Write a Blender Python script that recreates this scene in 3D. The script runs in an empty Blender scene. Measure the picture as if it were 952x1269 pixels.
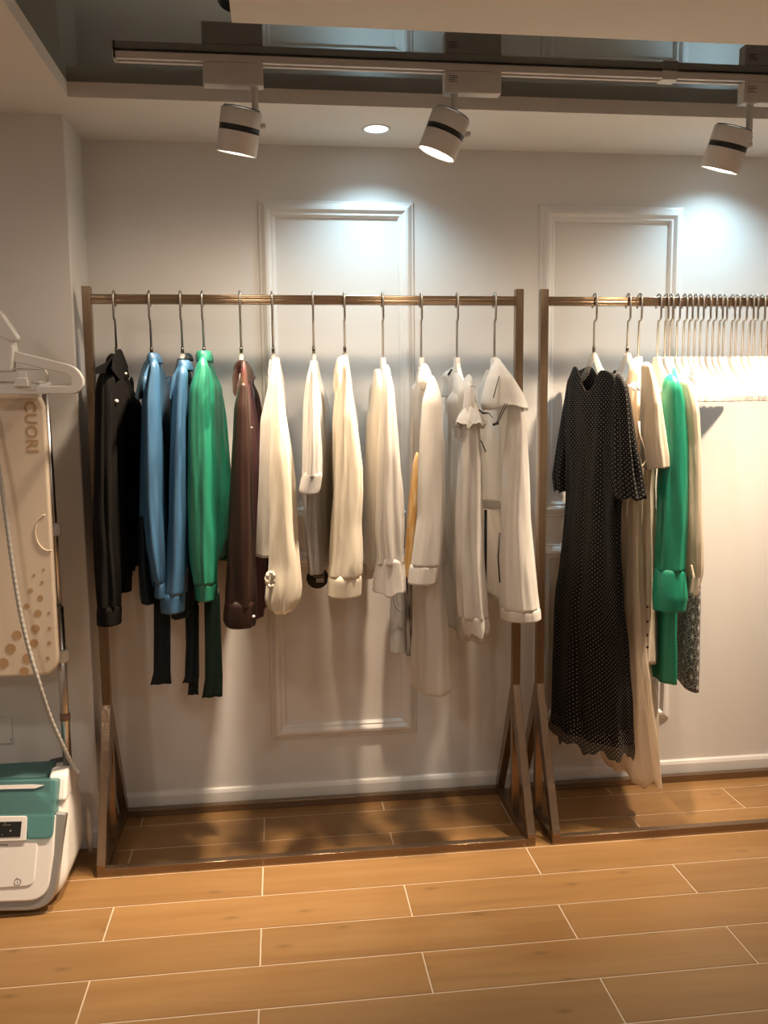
import bpy, math, random
from mathutils import Vector, Matrix, noise
PI = math.pi
R = math.radians
sc = bpy.context.scene
COL = sc.collection
random.seed(7)

# ------------------------------------------------------------------ camera
H = 1.35
yaw, pit, rol, FPX = 0.12083032, 0.12067912, -0.00987288, 1077.205
fwd = Vector((math.sin(yaw)*math.cos(pit), math.cos(yaw)*math.cos(pit), -math.sin(pit)))
r0 = Vector((math.cos(yaw), -math.sin(yaw), 0)); u0 = r0.cross(fwd)
rt = math.cos(rol)*r0 + math.sin(rol)*u0
up = -math.sin(rol)*r0 + math.cos(rol)*u0
cam = bpy.data.cameras.new('camera'); co = bpy.data.objects.new('camera', cam); COL.objects.link(co)
m = Matrix((rt, up, -fwd)).transposed().to_4x4(); m.translation = Vector((0, 0, H)); co.matrix_world = m
cam.sensor_fit = 'HORIZONTAL'; cam.sensor_width = 36; cam.lens = 36*FPX/952; cam.clip_start = .02
sc.camera = co

def ray(x, y):
    return rt*((x-476)/FPX) - up*((y-634.5)/FPX) + fwd
def at(x, y, Y):
    d = ray(x, y); return Vector((0, 0, H)) + d*(Y/d.y)
def atX(x, y, Y): return at(x, y, Y).x

# ------------------------------------------------------------------ tagging
def tag(o, label=None, cat=None, group=None, kind=None):
    if label: o['label'] = label
    if cat: o['category'] = cat
    if group: o['group'] = group
    if kind: o['kind'] = kind
    return o
def thing(name, label, cat, loc=(0, 0, 0), group=None):
    o = bpy.data.objects.new(name, None); COL.objects.link(o)
    o.empty_display_size = .05; o.location = loc
    return tag(o, label, cat, group)

class MB:
    def __init__(s): s.v = []; s.f = []; s.uv = None; s.sm = []
    def add(s, vs, fs, smooth=False):
        n = len(s.v); s.v += [tuple(v) for v in vs]; s.f += [tuple(i+n for i in f) for f in fs]; s.sm += [smooth]*len(fs)
    def box(s, a, b, rot=None, c=None):
        x0, y0, z0 = a; x1, y1, z1 = b
        vs = [Vector(p) for p in ((x0,y0,z0),(x1,y0,z0),(x1,y1,z0),(x0,y1,z0),(x0,y0,z1),(x1,y0,z1),(x1,y1,z1),(x0,y1,z1))]
        s.add(vs, [(0,3,2,1),(4,5,6,7),(0,1,5,4),(1,2,6,5),(2,3,7,6),(3,0,4,7)])
    def bar(s, p, q, w, d, upv=(0,0,1)):
        p = Vector(p); q = Vector(q); t = (q-p).normalized(); a = t.cross(Vector(upv)).normalized(); b = a.cross(t).normalized()
        vs = [e+a*(i*w/2)+b*(j*d/2) for e in (p, q) for i, j in ((-1,-1),(1,-1),(1,1),(-1,1))]
        s.add(vs, [(0,1,2,3),(7,6,5,4),(0,4,5,1),(1,5,6,2),(2,6,7,3),(3,7,4,0)])
    def tube(s, pts, r, n=10, smooth=True, closed=False, flat=1.0):
        pts = [Vector(p) for p in pts]; N = len(pts); rings = []
        ref = None
        for i, p in enumerate(pts):
            if closed: t = pts[(i+1) % N]-pts[i-1]
            else: t = pts[min(i+1, N-1)]-pts[max(i-1, 0)]
            t.normalize()
            if ref is None:
                ref = Vector((1, 0, 0)) if abs(t.x) < .9 else Vector((0, 0, 1))
            a = (ref - t*ref.dot(t)).normalized(); ref = a; b = t.cross(a)
            rr = r[i] if isinstance(r, (list, tuple)) else r
            rings.append([p + a*rr*flat*math.cos(2*PI*k/n) + b*rr*math.sin(2*PI*k/n) for k in range(n)])
        vs = [v for g in rings for v in g]; fs = []
        for i in range(N if closed else N-1):
            j = (i+1) % N
            for k in range(n):
                fs.append((i*n+k, i*n+(k+1) % n, j*n+(k+1) % n, j*n+k))
        if not closed:
            fs.append(tuple(range(n-1, -1, -1))); fs.append(tuple((N-1)*n+k for k in range(n)))
        s.add(vs, fs, smooth)
    def lathe(s, prof, c=(0,0,0), axis=(0,0,1), n=32, smooth=True):
        ax = Vector(axis).normalized(); a = ax.orthogonal().normalized(); b = ax.cross(a); c = Vector(c)
        vs = []; fs = []
        for (r, z) in prof:
            for k in range(n):
                t = 2*PI*k/n; vs.append(c + ax*z + (a*math.cos(t)+b*math.sin(t))*r)
        for i in range(len(prof)-1):
            for k in range(n):
                fs.append((i*n+k, i*n+(k+1) % n, (i+1)*n+(k+1) % n, (i+1)*n+k))
        s.add(vs, fs, smooth)
    def prism(s, poly, vec):   # poly: list of Vectors, extruded by vec
        n = len(poly); vec = Vector(vec)
        vs = [Vector(p) for p in poly] + [Vector(p)+vec for p in poly]
        s.add(vs, [tuple(range(n-1, -1, -1)), tuple(range(n, 2*n))] + [(i, (i+1) % n, n+(i+1) % n, n+i) for i in range(n)])
    def build(s, name, mat, parent=None, bevel=0, seg=2, autosm=False):
        me = bpy.data.meshes.new(name); me.from_pydata(s.v, [], s.f); me.update()
        for p, q in zip(me.polygons, s.sm): p.use_smooth = q
        if s.uv:
            l = me.uv_layers.new(name='UVMap')
            for lp in me.loops: l.data[lp.index].uv = s.uv[lp.vertex_index]
        import bmesh
        b = bmesh.new(); b.from_mesh(me); bmesh.ops.recalc_face_normals(b, faces=b.faces); b.to_mesh(me); b.free()
        me.materials.append(mat)
        o = bpy.data.objects.new(name, me); COL.objects.link(o)
        if parent:
            o.parent = parent
            o.matrix_parent_inverse = Matrix.Translation(-Vector(parent_loc(parent)))
        if bevel:
            md = o.modifiers.new('bevel', 'BEVEL'); md.width = bevel; md.segments = seg; md.limit_method = 'ANGLE'; md.angle_limit = R(35)
        return o
def parent_loc(p):
    return Vector(p.location) if p.type == 'EMPTY' else Vector((0, 0, 0))

# ------------------------------------------------------------------ materials
def srgb(r, g, b):
    f = lambda c: (c/12.92 if c <= .04045 else ((c+.055)/1.055)**2.4)
    return (f(r/255), f(g/255), f(b/255), 1)
def newmat(name):
    m = bpy.data.materials.new(name); m.use_nodes = True; nt = m.node_tree
    return m, nt, nt.nodes, nt.links, nt.nodes['Principled BSDF']
def plain(name, col, rough=.5, metal=0, spec=.5, bump=0, bscale=60, coat=0, var=0):
    m, nt, N, L, P = newmat(name)
    P.inputs['Base Color'].default_value = col; P.inputs['Roughness'].default_value = rough
    P.inputs['Metallic'].default_value = metal; P.inputs['Specular IOR Level'].default_value = spec
    P.inputs['Coat Weight'].default_value = coat
    tc = N.new('ShaderNodeTexCoord')
    if bump or var:
        nz = N.new('ShaderNodeTexNoise'); nz.inputs['Scale'].default_value = bscale; nz.inputs['Detail'].default_value = 4
        L.new(tc.outputs['Object'], nz.inputs['Vector'])
    if bump:
        b = N.new('ShaderNodeBump'); b.inputs['Strength'].default_value = bump; b.inputs['Distance'].default_value = .002
        L.new(nz.outputs['Fac'], b.inputs['Height']); L.new(b.outputs['Normal'], P.inputs['Normal'])
    if var:
        mx = N.new('ShaderNodeMix'); mx.data_type = 'RGBA'; mx.inputs['A'].default_value = tuple(c*(1-var) for c in col[:3])+(1,)
        mx.inputs['B'].default_value = tuple(min(1, c*(1+var)) for c in col[:3])+(1,)
        L.new(nz.outputs['Fac'], mx.inputs['Factor']); L.new(mx.outputs['Result'], P.inputs['Base Color'])
    return m
def emit(name, col, s):
    m = bpy.data.materials.new(name); m.use_nodes = True; nt = m.node_tree; nt.nodes.clear()
    e = nt.nodes.new('ShaderNodeEmission'); e.inputs[0].default_value = col; e.inputs[1].default_value = s
    o = nt.nodes.new('ShaderNodeOutputMaterial'); nt.links.new(e.outputs[0], o.inputs[0]); return m
def fabric(name, col, rough=.7, sheen=.3, transl=.25, clear=0.0, weave=900, col2=None, wr=0.6, spec=.3):
    """cloth: fine crinkle bump, some light passing through, optional sheerness"""
    m, nt, N, L, P = newmat(name)
    out = [n for n in N if n.type == 'OUTPUT_MATERIAL'][0]
    P.inputs['Base Color'].default_value = col; P.inputs['Roughness'].default_value = rough
    P.inputs['Sheen Weight'].default_value = sheen; P.inputs['Specular IOR Level'].default_value = spec
    uv = N.new('ShaderNodeUVMap'); uv.uv_map = 'UVMap'
    mp = N.new('ShaderNodeMapping'); mp.inputs['Scale'].default_value = (75, 9, 1); L.new(uv.outputs[0], mp.inputs[0])
    nz = N.new('ShaderNodeTexNoise'); nz.inputs['Scale'].default_value = 1; nz.inputs['Detail'].default_value = 5; L.new(mp.outputs[0], nz.inputs['Vector'])
    b = N.new('ShaderNodeBump'); b.inputs['Strength'].default_value = wr; b.inputs['Distance'].default_value = .004
    L.new(nz.outputs['Fac'], b.inputs['Height']); L.new(b.outputs['Normal'], P.inputs['Normal'])
    if col2:
        mx = N.new('ShaderNodeMix'); mx.data_type = 'RGBA'; mx.inputs['A'].default_value = col; mx.inputs['B'].default_value = col2
        rp = N.new('ShaderNodeMapRange'); rp.inputs[1].default_value = .45; rp.inputs[2].default_value = .6
        L.new(nz.outputs['Fac'], rp.inputs[0]); L.new(rp.outputs[0], mx.inputs['Factor']); L.new(mx.outputs['Result'], P.inputs['Base Color'])
    last = P.outputs[0]
    if transl:
        t = N.new('ShaderNodeBsdfTranslucent'); t.inputs[0].default_value = col
        if col2: L.new(mx.outputs['Result'], t.inputs[0])
        ms = N.new('ShaderNodeMixShader'); ms.inputs[0].default_value = transl
        L.new(last, ms.inputs[1]); L.new(t.outputs[0], ms.inputs[2]); last = ms.outputs[0]
    if clear:
        t = N.new('ShaderNodeBsdfTransparent'); ms = N.new('ShaderNodeMixShader'); ms.inputs[0].default_value = clear
        L.new(last, ms.inputs[1]); L.new(t.outputs[0], ms.inputs[2]); last = ms.outputs[0]
    L.new(last, out.inputs[0])
    return m
def math_node(N, L, op, a, b=None, c=None):
    n = N.new('ShaderNodeMath'); n.operation = op
    for i, v in enumerate((a, b, c)):
        if v is None: continue
        if isinstance(v, (int, float)): n.inputs[i].default_value = v
        else: L.new(v, n.inputs[i])
    return n.outputs[0]
def dotted(name, base, dot, spacing=.0095, r=.15, clear=0):
    m = fabric(name, base, .8, 0, .03, clear, spec=.15); nt = m.node_tree; N = nt.nodes; L = nt.links; P = N['Principled BSDF']
    uv = [n for n in N if n.type == 'UVMAP'][0]
    mp = N.new('ShaderNodeMapping'); mp.inputs['Scale'].default_value = (1/spacing, 1/spacing, 1); mp.inputs['Rotation'].default_value = (0, 0, R(45)); L.new(uv.outputs[0], mp.inputs[0])
    v = N.new('ShaderNodeTexVoronoi'); v.voronoi_dimensions = '2D'; v.inputs['Randomness'].default_value = 0.12; v.inputs['Scale'].default_value = 1; L.new(mp.outputs[0], v.inputs['Vector'])
    f = math_node(N, L, 'LESS_THAN', v.outputs['Distance'], r)
    mx = N.new('ShaderNodeMix'); mx.data_type = 'RGBA'; mx.inputs['A'].default_value = base; mx.inputs['B'].default_value = dot
    L.new(f, mx.inputs['Factor']); L.new(mx.outputs['Result'], P.inputs['Base Color'])
    return m
def starred(name, base, line, cell=.062):
    m = fabric(name, base, .6, .2, .05); nt = m.node_tree; N = nt.nodes; L = nt.links; P = N['Principled BSDF']
    uv = [n for n in N if n.type == 'UVMAP'][0]
    sp = N.new('ShaderNodeSeparateXYZ'); L.new(uv.outputs[0], sp.inputs[0])
    # hexagonal cells: the nearer of two offset rectangular lattices
    w, h = cell*1.05, cell*1.05*math.sqrt(3)
    def lattice(ox, oy):
        x = math_node(N, L, 'ADD', sp.outputs[0], ox); y = math_node(N, L, 'ADD', sp.outputs[1], oy)
        fx = math_node(N, L, 'SUBTRACT', math_node(N, L, 'WRAP', x, h, 0.0), h/2)
        fy = math_node(N, L, 'SUBTRACT', math_node(N, L, 'WRAP', y, w, 0.0), w/2)
        d = math_node(N, L, 'SQRT', math_node(N, L, 'ADD', math_node(N, L, 'MULTIPLY', fx, fx), math_node(N, L, 'MULTIPLY', fy, fy)))
        return fx, fy, d
    a = lattice(0, 0); b = lattice(h/2, w/2)
    sel = math_node(N, L, 'LESS_THAN', b[2], a[2])
    def mixv(i):
        return math_node(N, L, 'ADD', a[i], math_node(N, L, 'MULTIPLY', sel, math_node(N, L, 'SUBTRACT', b[i], a[i])))
    fx, fy, d = mixv(0), mixv(1), mixv(2)
    ang = math_node(N, L, 'ARCTAN2', fy, fx)
    s6 = math_node(N, L, 'ABSOLUTE', math_node(N, L, 'SINE', math_node(N, L, 'MULTIPLY', ang, 6.0)))
    dist = math_node(N, L, 'DIVIDE', math_node(N, L, 'MULTIPLY', s6, d), 6.0)
    spoke = math_node(N, L, 'LESS_THAN', dist, .0008)
    # hexagon outline and inner zigzag
    c6 = math_node(N, L, 'ABSOLUTE', math_node(N, L, 'SUBTRACT', d, cell*.5))
    ringf = math_node(N, L, 'LESS_THAN', c6, .0009)
    f = math_node(N, L, 'MAXIMUM', spoke, ringf)
    mx = N.new('ShaderNodeMix'); mx.data_type = 'RGBA'; mx.inputs['A'].default_value = base; mx.inputs['B'].default_value = line
    L.new(f, mx.inputs['Factor']); L.new(mx.outputs['Result'], P.inputs['Base Color'])
    return m

M = {}
M['wall'] = plain('wall_paint', (.74, .71, .68, 1), .75, bump=.06, bscale=220, spec=.25)
M['ceil'] = plain('ceiling_paint', (.84, .79, .74, 1), .8, spec=.2)
M['trim'] = plain('trim_paint', (.78, .75, .72, 1), .38, spec=.5)
M['grout'] = plain('grout', (.58, .46, .34, 1), .8)
M['bronze'] = None
def bronze(scale):
    m, nt, N, L, P = newmat('brushed_bronze')
    P.inputs['Metallic'].default_value = .8; P.inputs['Roughness'].default_value = .15
    tc = N.new('ShaderNodeTexCoord'); mp = N.new('ShaderNodeMapping'); mp.inputs['Scale'].default_value = (4, 300, 300); L.new(tc.outputs['Object'], mp.inputs[0])
    nz = N.new('ShaderNodeTexNoise'); nz.inputs['Scale'].default_value = 1; nz.inputs['Detail'].default_value = 3; L.new(mp.outputs[0], nz.inputs['Vector'])
    nz2 = N.new('ShaderNodeTexNoise'); nz2.inputs['Scale'].default_value = 1; nz2.inputs['Detail'].default_value = 0
    mp2 = N.new('ShaderNodeMapping'); mp2.inputs['Scale'].default_value = scale; L.new(tc.outputs['Object'], mp2.inputs[0]); L.new(mp2.outputs[0], nz2.inputs['Vector'])
    bp = N.new('ShaderNodeBump'); bp.inputs['Strength'].default_value = .5; bp.inputs['Distance'].default_value = .0020; L.new(nz2.outputs['Fac'], bp.inputs['Height']); L.new(bp.outputs['Normal'], P.inputs['Normal'])
    mx = N.new('ShaderNodeMix'); mx.data_type = 'RGBA'; mx.inputs['A'].default_value = (.25, .172, .107, 1); mx.inputs['B'].default_value = (.275, .19, .12, 1)
    L.new(nz.outputs['Fac'], mx.inputs['Factor']); L.new(mx.outputs['Result'], P.inputs['Base Color']); return m
M['bronze'] = bronze((.05, 700, 700)); M['bronze_up'] = bronze((700, 700, .05))
def wood():
    m, nt, N, L, P = newmat('wood_look_tile')
    tc = N.new('ShaderNodeTexCoord'); at_ = N.new('ShaderNodeAttribute'); at_.attribute_name = 'plank'
    ad = N.new('ShaderNodeVectorMath'); ad.operation = 'ADD'; L.new(tc.outputs['Object'], ad.inputs[0])
    sc_ = N.new('ShaderNodeVectorMath'); sc_.operation = 'SCALE'; L.new(at_.outputs['Color'], sc_.inputs[0]); sc_.inputs['Scale'].default_value = 13
    L.new(sc_.outputs[0], ad.inputs[1])
    mp = N.new('ShaderNodeMapping'); mp.inputs['Scale'].default_value = (2.2, 22, 1); L.new(ad.outputs[0], mp.inputs[0])
    nz = N.new('ShaderNodeTexNoise'); nz.inputs['Scale'].default_value = 1; nz.inputs['Detail'].default_value = 6; nz.inputs['Distortion'].default_value = .6; L.new(mp.outputs[0], nz.inputs['Vector'])
    cr = N.new('ShaderNodeValToRGB'); cr.color_ramp.elements[0].position = .25; cr.color_ramp.elements[0].color = (.245, .128, .045, 1)
    cr.color_ramp.elements[1].position = .75; cr.color_ramp.elements[1].color = (.320, .178, .068, 1); L.new(nz.outputs['Fac'], cr.inputs[0])
    # knots
    mp2 = N.new('ShaderNodeMapping'); mp2.inputs['Scale'].default_value = (2.5, 6, 1); L.new(ad.outputs[0], mp2.inputs[0])
    vo = N.new('ShaderNodeTexVoronoi'); vo.voronoi_dimensions = '2D'; vo.inputs['Scale'].default_value = 1; L.new(mp2.outputs[0], vo.inputs['Vector'])
    kn = N.new('ShaderNodeMapRange'); kn.inputs[1].default_value = .015; kn.inputs[2].default_value = .07; kn.inputs[3].default_value = .72; kn.inputs[4].default_value = 1; L.new(vo.outputs['Distance'], kn.inputs[0])
    pv = N.new('ShaderNodeSeparateColor'); L.new(at_.outputs['Color'], pv.inputs[0])
    br = N.new('ShaderNodeMapRange'); br.inputs[3].default_value = .90; br.inputs[4].default_value = 1.08; L.new(pv.outputs[0], br.inputs[0])
    mul = math_node(N, L, 'MULTIPLY', kn.outputs[0], br.outputs[0])
    vm = N.new('ShaderNodeVectorMath'); vm.operation = 'SCALE'; L.new(cr.outputs[0], vm.inputs[0]); L.new(mul, vm.inputs['Scale'])
    L.new(vm.outputs[0], P.inputs['Base Color']); P.inputs['Roughness'].default_value = .42; P.inputs['Specular IOR Level'].default_value = .4
    return m
M['wood'] = wood()
def mirror_mat():
    m = bpy.data.materials.new('tinted_mirror'); m.use_nodes = True; nt = m.node_tree; nt.nodes.clear(); N = nt.nodes; L = nt.links
    g = N.new('ShaderNodeBsdfGlossy'); g.inputs['Color'].default_value = (.25, .27, .27, 1); g.inputs['Roughness'].default_value = .015
    d = N.new('ShaderNodeBsdfDiffuse'); d.inputs['Color'].default_value = (.018, .018, .018, 1)
    a = N.new('ShaderNodeAddShader'); L.new(g.outputs[0], a.inputs[0]); L.new(d.outputs[0], a.inputs[1])
    o = N.new('ShaderNodeOutputMaterial'); L.new(a.outputs[0], o.inputs[0]); return m
M['mirror'] = mirror_mat()
M['white_pl'] = plain('white_plastic', (.80, .77, .73, 1), .35, spec=.5)
M['lampwhite'] = plain('white_powder_coat', (.70, .66, .62, 1), .45)
M['black'] = plain('black_plastic', (.012, .012, .012, 1), .4)
M['chrome'] = plain('chrome', (.60, .57, .54, 1), .3, metal=1)
M['steel'] = plain('hook_steel', (.44, .40, .36, 1), .3, metal=1)
M['darkmetal'] = plain('dark_metal', (.16, .14, .12, 1), .25, metal=1)
M['greytrim'] = plain('grey_trim', (.42, .40, .38, 1), .3, metal=.6)
M['hangwhite'] = plain('white_lacquer', (.85, .82, .78, 1), .4)
M['padding'] = fabric('board_padding', srgb(226, 208, 186), .85, .1, 0, wr=.1)
M['dots'] = plain('board_print', srgb(188, 152, 112), .85)
M['hose'] = plain('hose_grey', (.36, .34, .31, 1), .4)
M['pearl'] = plain('pearl', (.8, .74, .66, 1), .15, coat=.6)
M['blackcord'] = plain('black_cord', (.015, .012, .010, 1), .7)
M['paperwhite'] = plain('print_white', (.75, .75, .72, 1), .6)
def clearmat(name, col, alpha, rough=.05):
    m = bpy.data.materials.new(name); m.use_nodes = True; nt = m.node_tree; nt.nodes.clear(); N = nt.nodes; L = nt.links
    t = N.new('ShaderNodeBsdfTransparent'); t.inputs[0].default_value = col
    g = N.new('ShaderNodeBsdfPrincipled'); g.inputs['Base Color'].default_value = col; g.inputs['Roughness'].default_value = rough; g.inputs['Specular IOR Level'].default_value = .9
    ms = N.new('ShaderNodeMixShader'); ms.inputs[0].default_value = alpha
    L.new(t.outputs[0], ms.inputs[1]); L.new(g.outputs[0], ms.inputs[2]); o = N.new('ShaderNodeOutputMaterial'); L.new(ms.outputs[0], o.inputs[0]); return m
M['clear'] = clearmat('clear_plastic', (.92, .90, .87, 1), .24)
M['teal'] = clearmat('teal_tank', (.22, .46, .46, 1), .38, .08)
M['water'] = clearmat('water', (.25, .55, .5, 1), .5)

# ------------------------------------------------------------------ room
CZ, MZ, WY, PX, PY = 2.175, 2.214, 2.885, -.577, 2.655
XL, XR, YB = -1.7, 3.6, -2.6
def struct(o, name=None): o['kind'] = 'structure'; return o
# floor: grout bed with tile planks laid as in the photograph (rows .1548 deep, planks .802 long, half bond)
b = MB(); b.box((XL-.1, YB-.1, -.05), (XR+.1, WY+.1, -.0015))
fl = b.build('floor', M['grout']); struct(fl)
RW, PL, GR = .1549, .802, .0036
rows_y0 = 2.3037   # a grout line
vs = []; fs = []; cols = []
j0 = int(math.floor((YB-rows_y0)/RW)); j1 = int(math.ceil((WY-rows_y0)/RW))
for j in range(j0, j1):
    ya = rows_y0 + j*RW + GR/2; yb = rows_y0 + (j+1)*RW - GR/2
    off = .327 if (j % 2) else .729   # joint x
    i0 = int((XL-off)/PL)-1; i1 = int((XR-off)/PL)+1
    for i in range(i0, i1+1):
        xa = off+i*PL+GR/2; xb = off+(i+1)*PL-GR/2
        xa = max(xa, XL-.05); xb = min(xb, XR+.05); yc = min(yb, WY+.05)
        if xb-xa < .01 or yc-ya < .005: continue
        n = len(vs); c = (random.random(), random.random(), random.random(), 1)
        e = .0012
        vs += [(xa, ya, -.0015), (xb, ya, -.0015), (xb, yc, -.0015), (xa, yc, -.0015), (xa+e, ya+e, 0), (xb-e, ya+e, 0), (xb-e, yc-e, 0), (xa+e, yc-e, 0)]
        fs += [(n+4, n+5, n+6, n+7), (n, n+1, n+5, n+4), (n+1, n+2, n+6, n+5), (n+2, n+3, n+7, n+6), (n+3, n, n+4, n+7)]
        cols += [c]*8
me = bpy.data.meshes.new('floor'); me.from_pydata(vs, [], fs); ca = me.color_attributes.new('plank', 'FLOAT_COLOR', 'POINT')
for i, c in enumerate(cols): ca.data[i].color = c
me.materials.append(M['wood']); o = bpy.data.objects.new('floor_planks', me); COL.objects.link(o); o.parent = fl

def wallbox(name, a, c, mat=None, bevel=0):
    b = MB(); b.box(a, c); return struct(b.build(name, mat or M['wall'], bevel=bevel))
wallbox('wall_back', (PX-.05, WY, 0), (XR+.1, WY+.1, CZ+.2))
wallbox('wall_pier', (XL-.1, PY, 0), (PX, WY+.1, CZ+.2), bevel=.004)
wallbox('wall_left', (XL-.1, YB, 0), (XL, PY, CZ+.2))
wallbox('wall_right', (XR, YB, 0), (XR+.1, WY, CZ+.2))
wallbox('wall_front', (XL-.1, YB-.1, 0), (XR+.1, YB, CZ+.2))
# ceiling: dropped slabs around an L-shaped recess lined with tinted mirror
b = MB()
b.box((XL, 2.508, CZ), (XR, WY, CZ+.2))
b.box((XL, YB, CZ), (-.531, 2.508, CZ+.2))
b.box((-.076, YB, CZ), (XR, 2.012, CZ+.2))
struct(b.build('ceiling', M['ceil']))
b = MB(); b.box((-.531, YB, MZ), (XR, 2.508, MZ+.01))
struct(b.build('ceiling', M['mirror']))
# baseboards
b = MB()
def bb_profile(y, h=.064):
    return [(0, y), (0, y-.012), (h-.014, y-.012), (h-.004, y-.008), (h, y-.004), (h, y)]
b.prism([Vector((PX, y, z)) for z, y in bb_profile(WY)], (XR-PX, 0, 0)); struct(b.build('baseboard_back', M['trim']))
b = MB(); b.prism([Vector((XL, y, z)) for z, y in bb_profile(PY)], (PX-XL+.012, 0, 0)); struct(b.build('baseboard_left', M['trim']))
# picture-frame mouldings
prof = [(0, 0), (.003, .007), (.009, .009), (.014, .014), (.022, .020), (.030, .021), (.036, .016), (.040, .012), (.046, .012), (.052, .006), (.054, 0)]  # (inward, out of wall)
def moulding(i, x0, x1, z0, z1):
    b = MB(); vs = []; fs = []; n = len(prof)
    for (cx, cz, sx, sz) in ((x0, z0, 1, 1), (x1, z0, -1, 1), (x1, z1, -1, -1), (x0, z1, 1, -1)):
        for (a, d) in prof: vs.append((cx+sx*a, WY-d, cz+sz*a))
    for k in range(4):
        for q in range(n-1): fs.append((k*n+q, k*n+q+1, ((k+1) % 4)*n+q+1, ((k+1) % 4)*n+q))
    b.add(vs, fs); struct(b.build('trim_%d' % i, M['trim']))
k = 0
for (x0, x1) in ((-.045, .457), (.877, 1.379), (1.80, 2.30)):
    for (z0, z1) in ((.222, .872), (.966, 2.006)):
        k += 1; moulding(k, x0, x1, z0, z1)

# ------------------------------------------------------------------ lights in the ceiling
WARM = (1.0, .79, .57); COOL = (.55, .84, 1.0); NEUT = (1.0, .84, .68)
def spot(name, loc, target, energy, col, size, blend=.5, radius=.03, parent=None):
    l = bpy.data.lights.new(name, 'SPOT'); l.energy = energy; l.color = col; l.spot_size = R(size); l.spot_blend = blend; l.shadow_soft_size = radius
    o = bpy.data.objects.new(name, l); COL.objects.link(o); o.location = loc
    o.rotation_euler = (Vector(target)-Vector(loc)).to_track_quat('-Z', 'Y').to_euler(); return o
M['lens_warm'] = emit('lamp_lens_warm', (1, .93, .82, 1), 14)
M['lens_cool'] = emit('lamp_lens_cool', (.72, .92, 1, 1), 9)
def downlight(x, y, label, cool=True, energy=20):
    t = thing('recessed_downlight', label, 'downlight', (x, y, CZ), 'recessed ceiling downlights')
    b = MB(); b.lathe([(.034, 0), (.036, -.0025), (.043, -.003), (.045, -.001), (.045, .0)], (x, y, CZ)); b.build('trim_ring', M['white_pl'], t)
    b = MB(); b.lathe([(.0001, -.0012), (.034, -.0012)], (x, y, CZ)); b.build('diffuser', M['lens_cool'] if cool else M['lens_warm'], t)
    spot('downlight_lamp', (x, y, CZ-.006), (x, y+.03, 0), energy, COOL if cool else NEUT, 125 if cool else 150, .9, .03)
downlight(.316, 2.70, 'small round cool white downlight glowing between the left and middle spotlights', True, 19)
downlight(1.462, 2.70, 'small round cool white downlight mostly hidden behind the rightmost spotlight', True, 21)
# unseen fill lamps added just under the ceiling to raise the ambient light
for (x, y, e) in ((.9, .9, 11), (-1.1, .9, 22), (2.4, .9, 14), (.3, -1.0, 28), (2.2, -1.0, 20), (-1.1, -1.2, 20)):
    l = bpy.data.lights.new('fill_lamp', 'AREA'); l.shape = 'DISK'; l.size = .16; l.energy = e*.285; l.color = (1, .88, .76)
    o = bpy.data.objects.new('fill_lamp', l); COL.objects.link(o); o.location = (x, y, CZ-.01)

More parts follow.
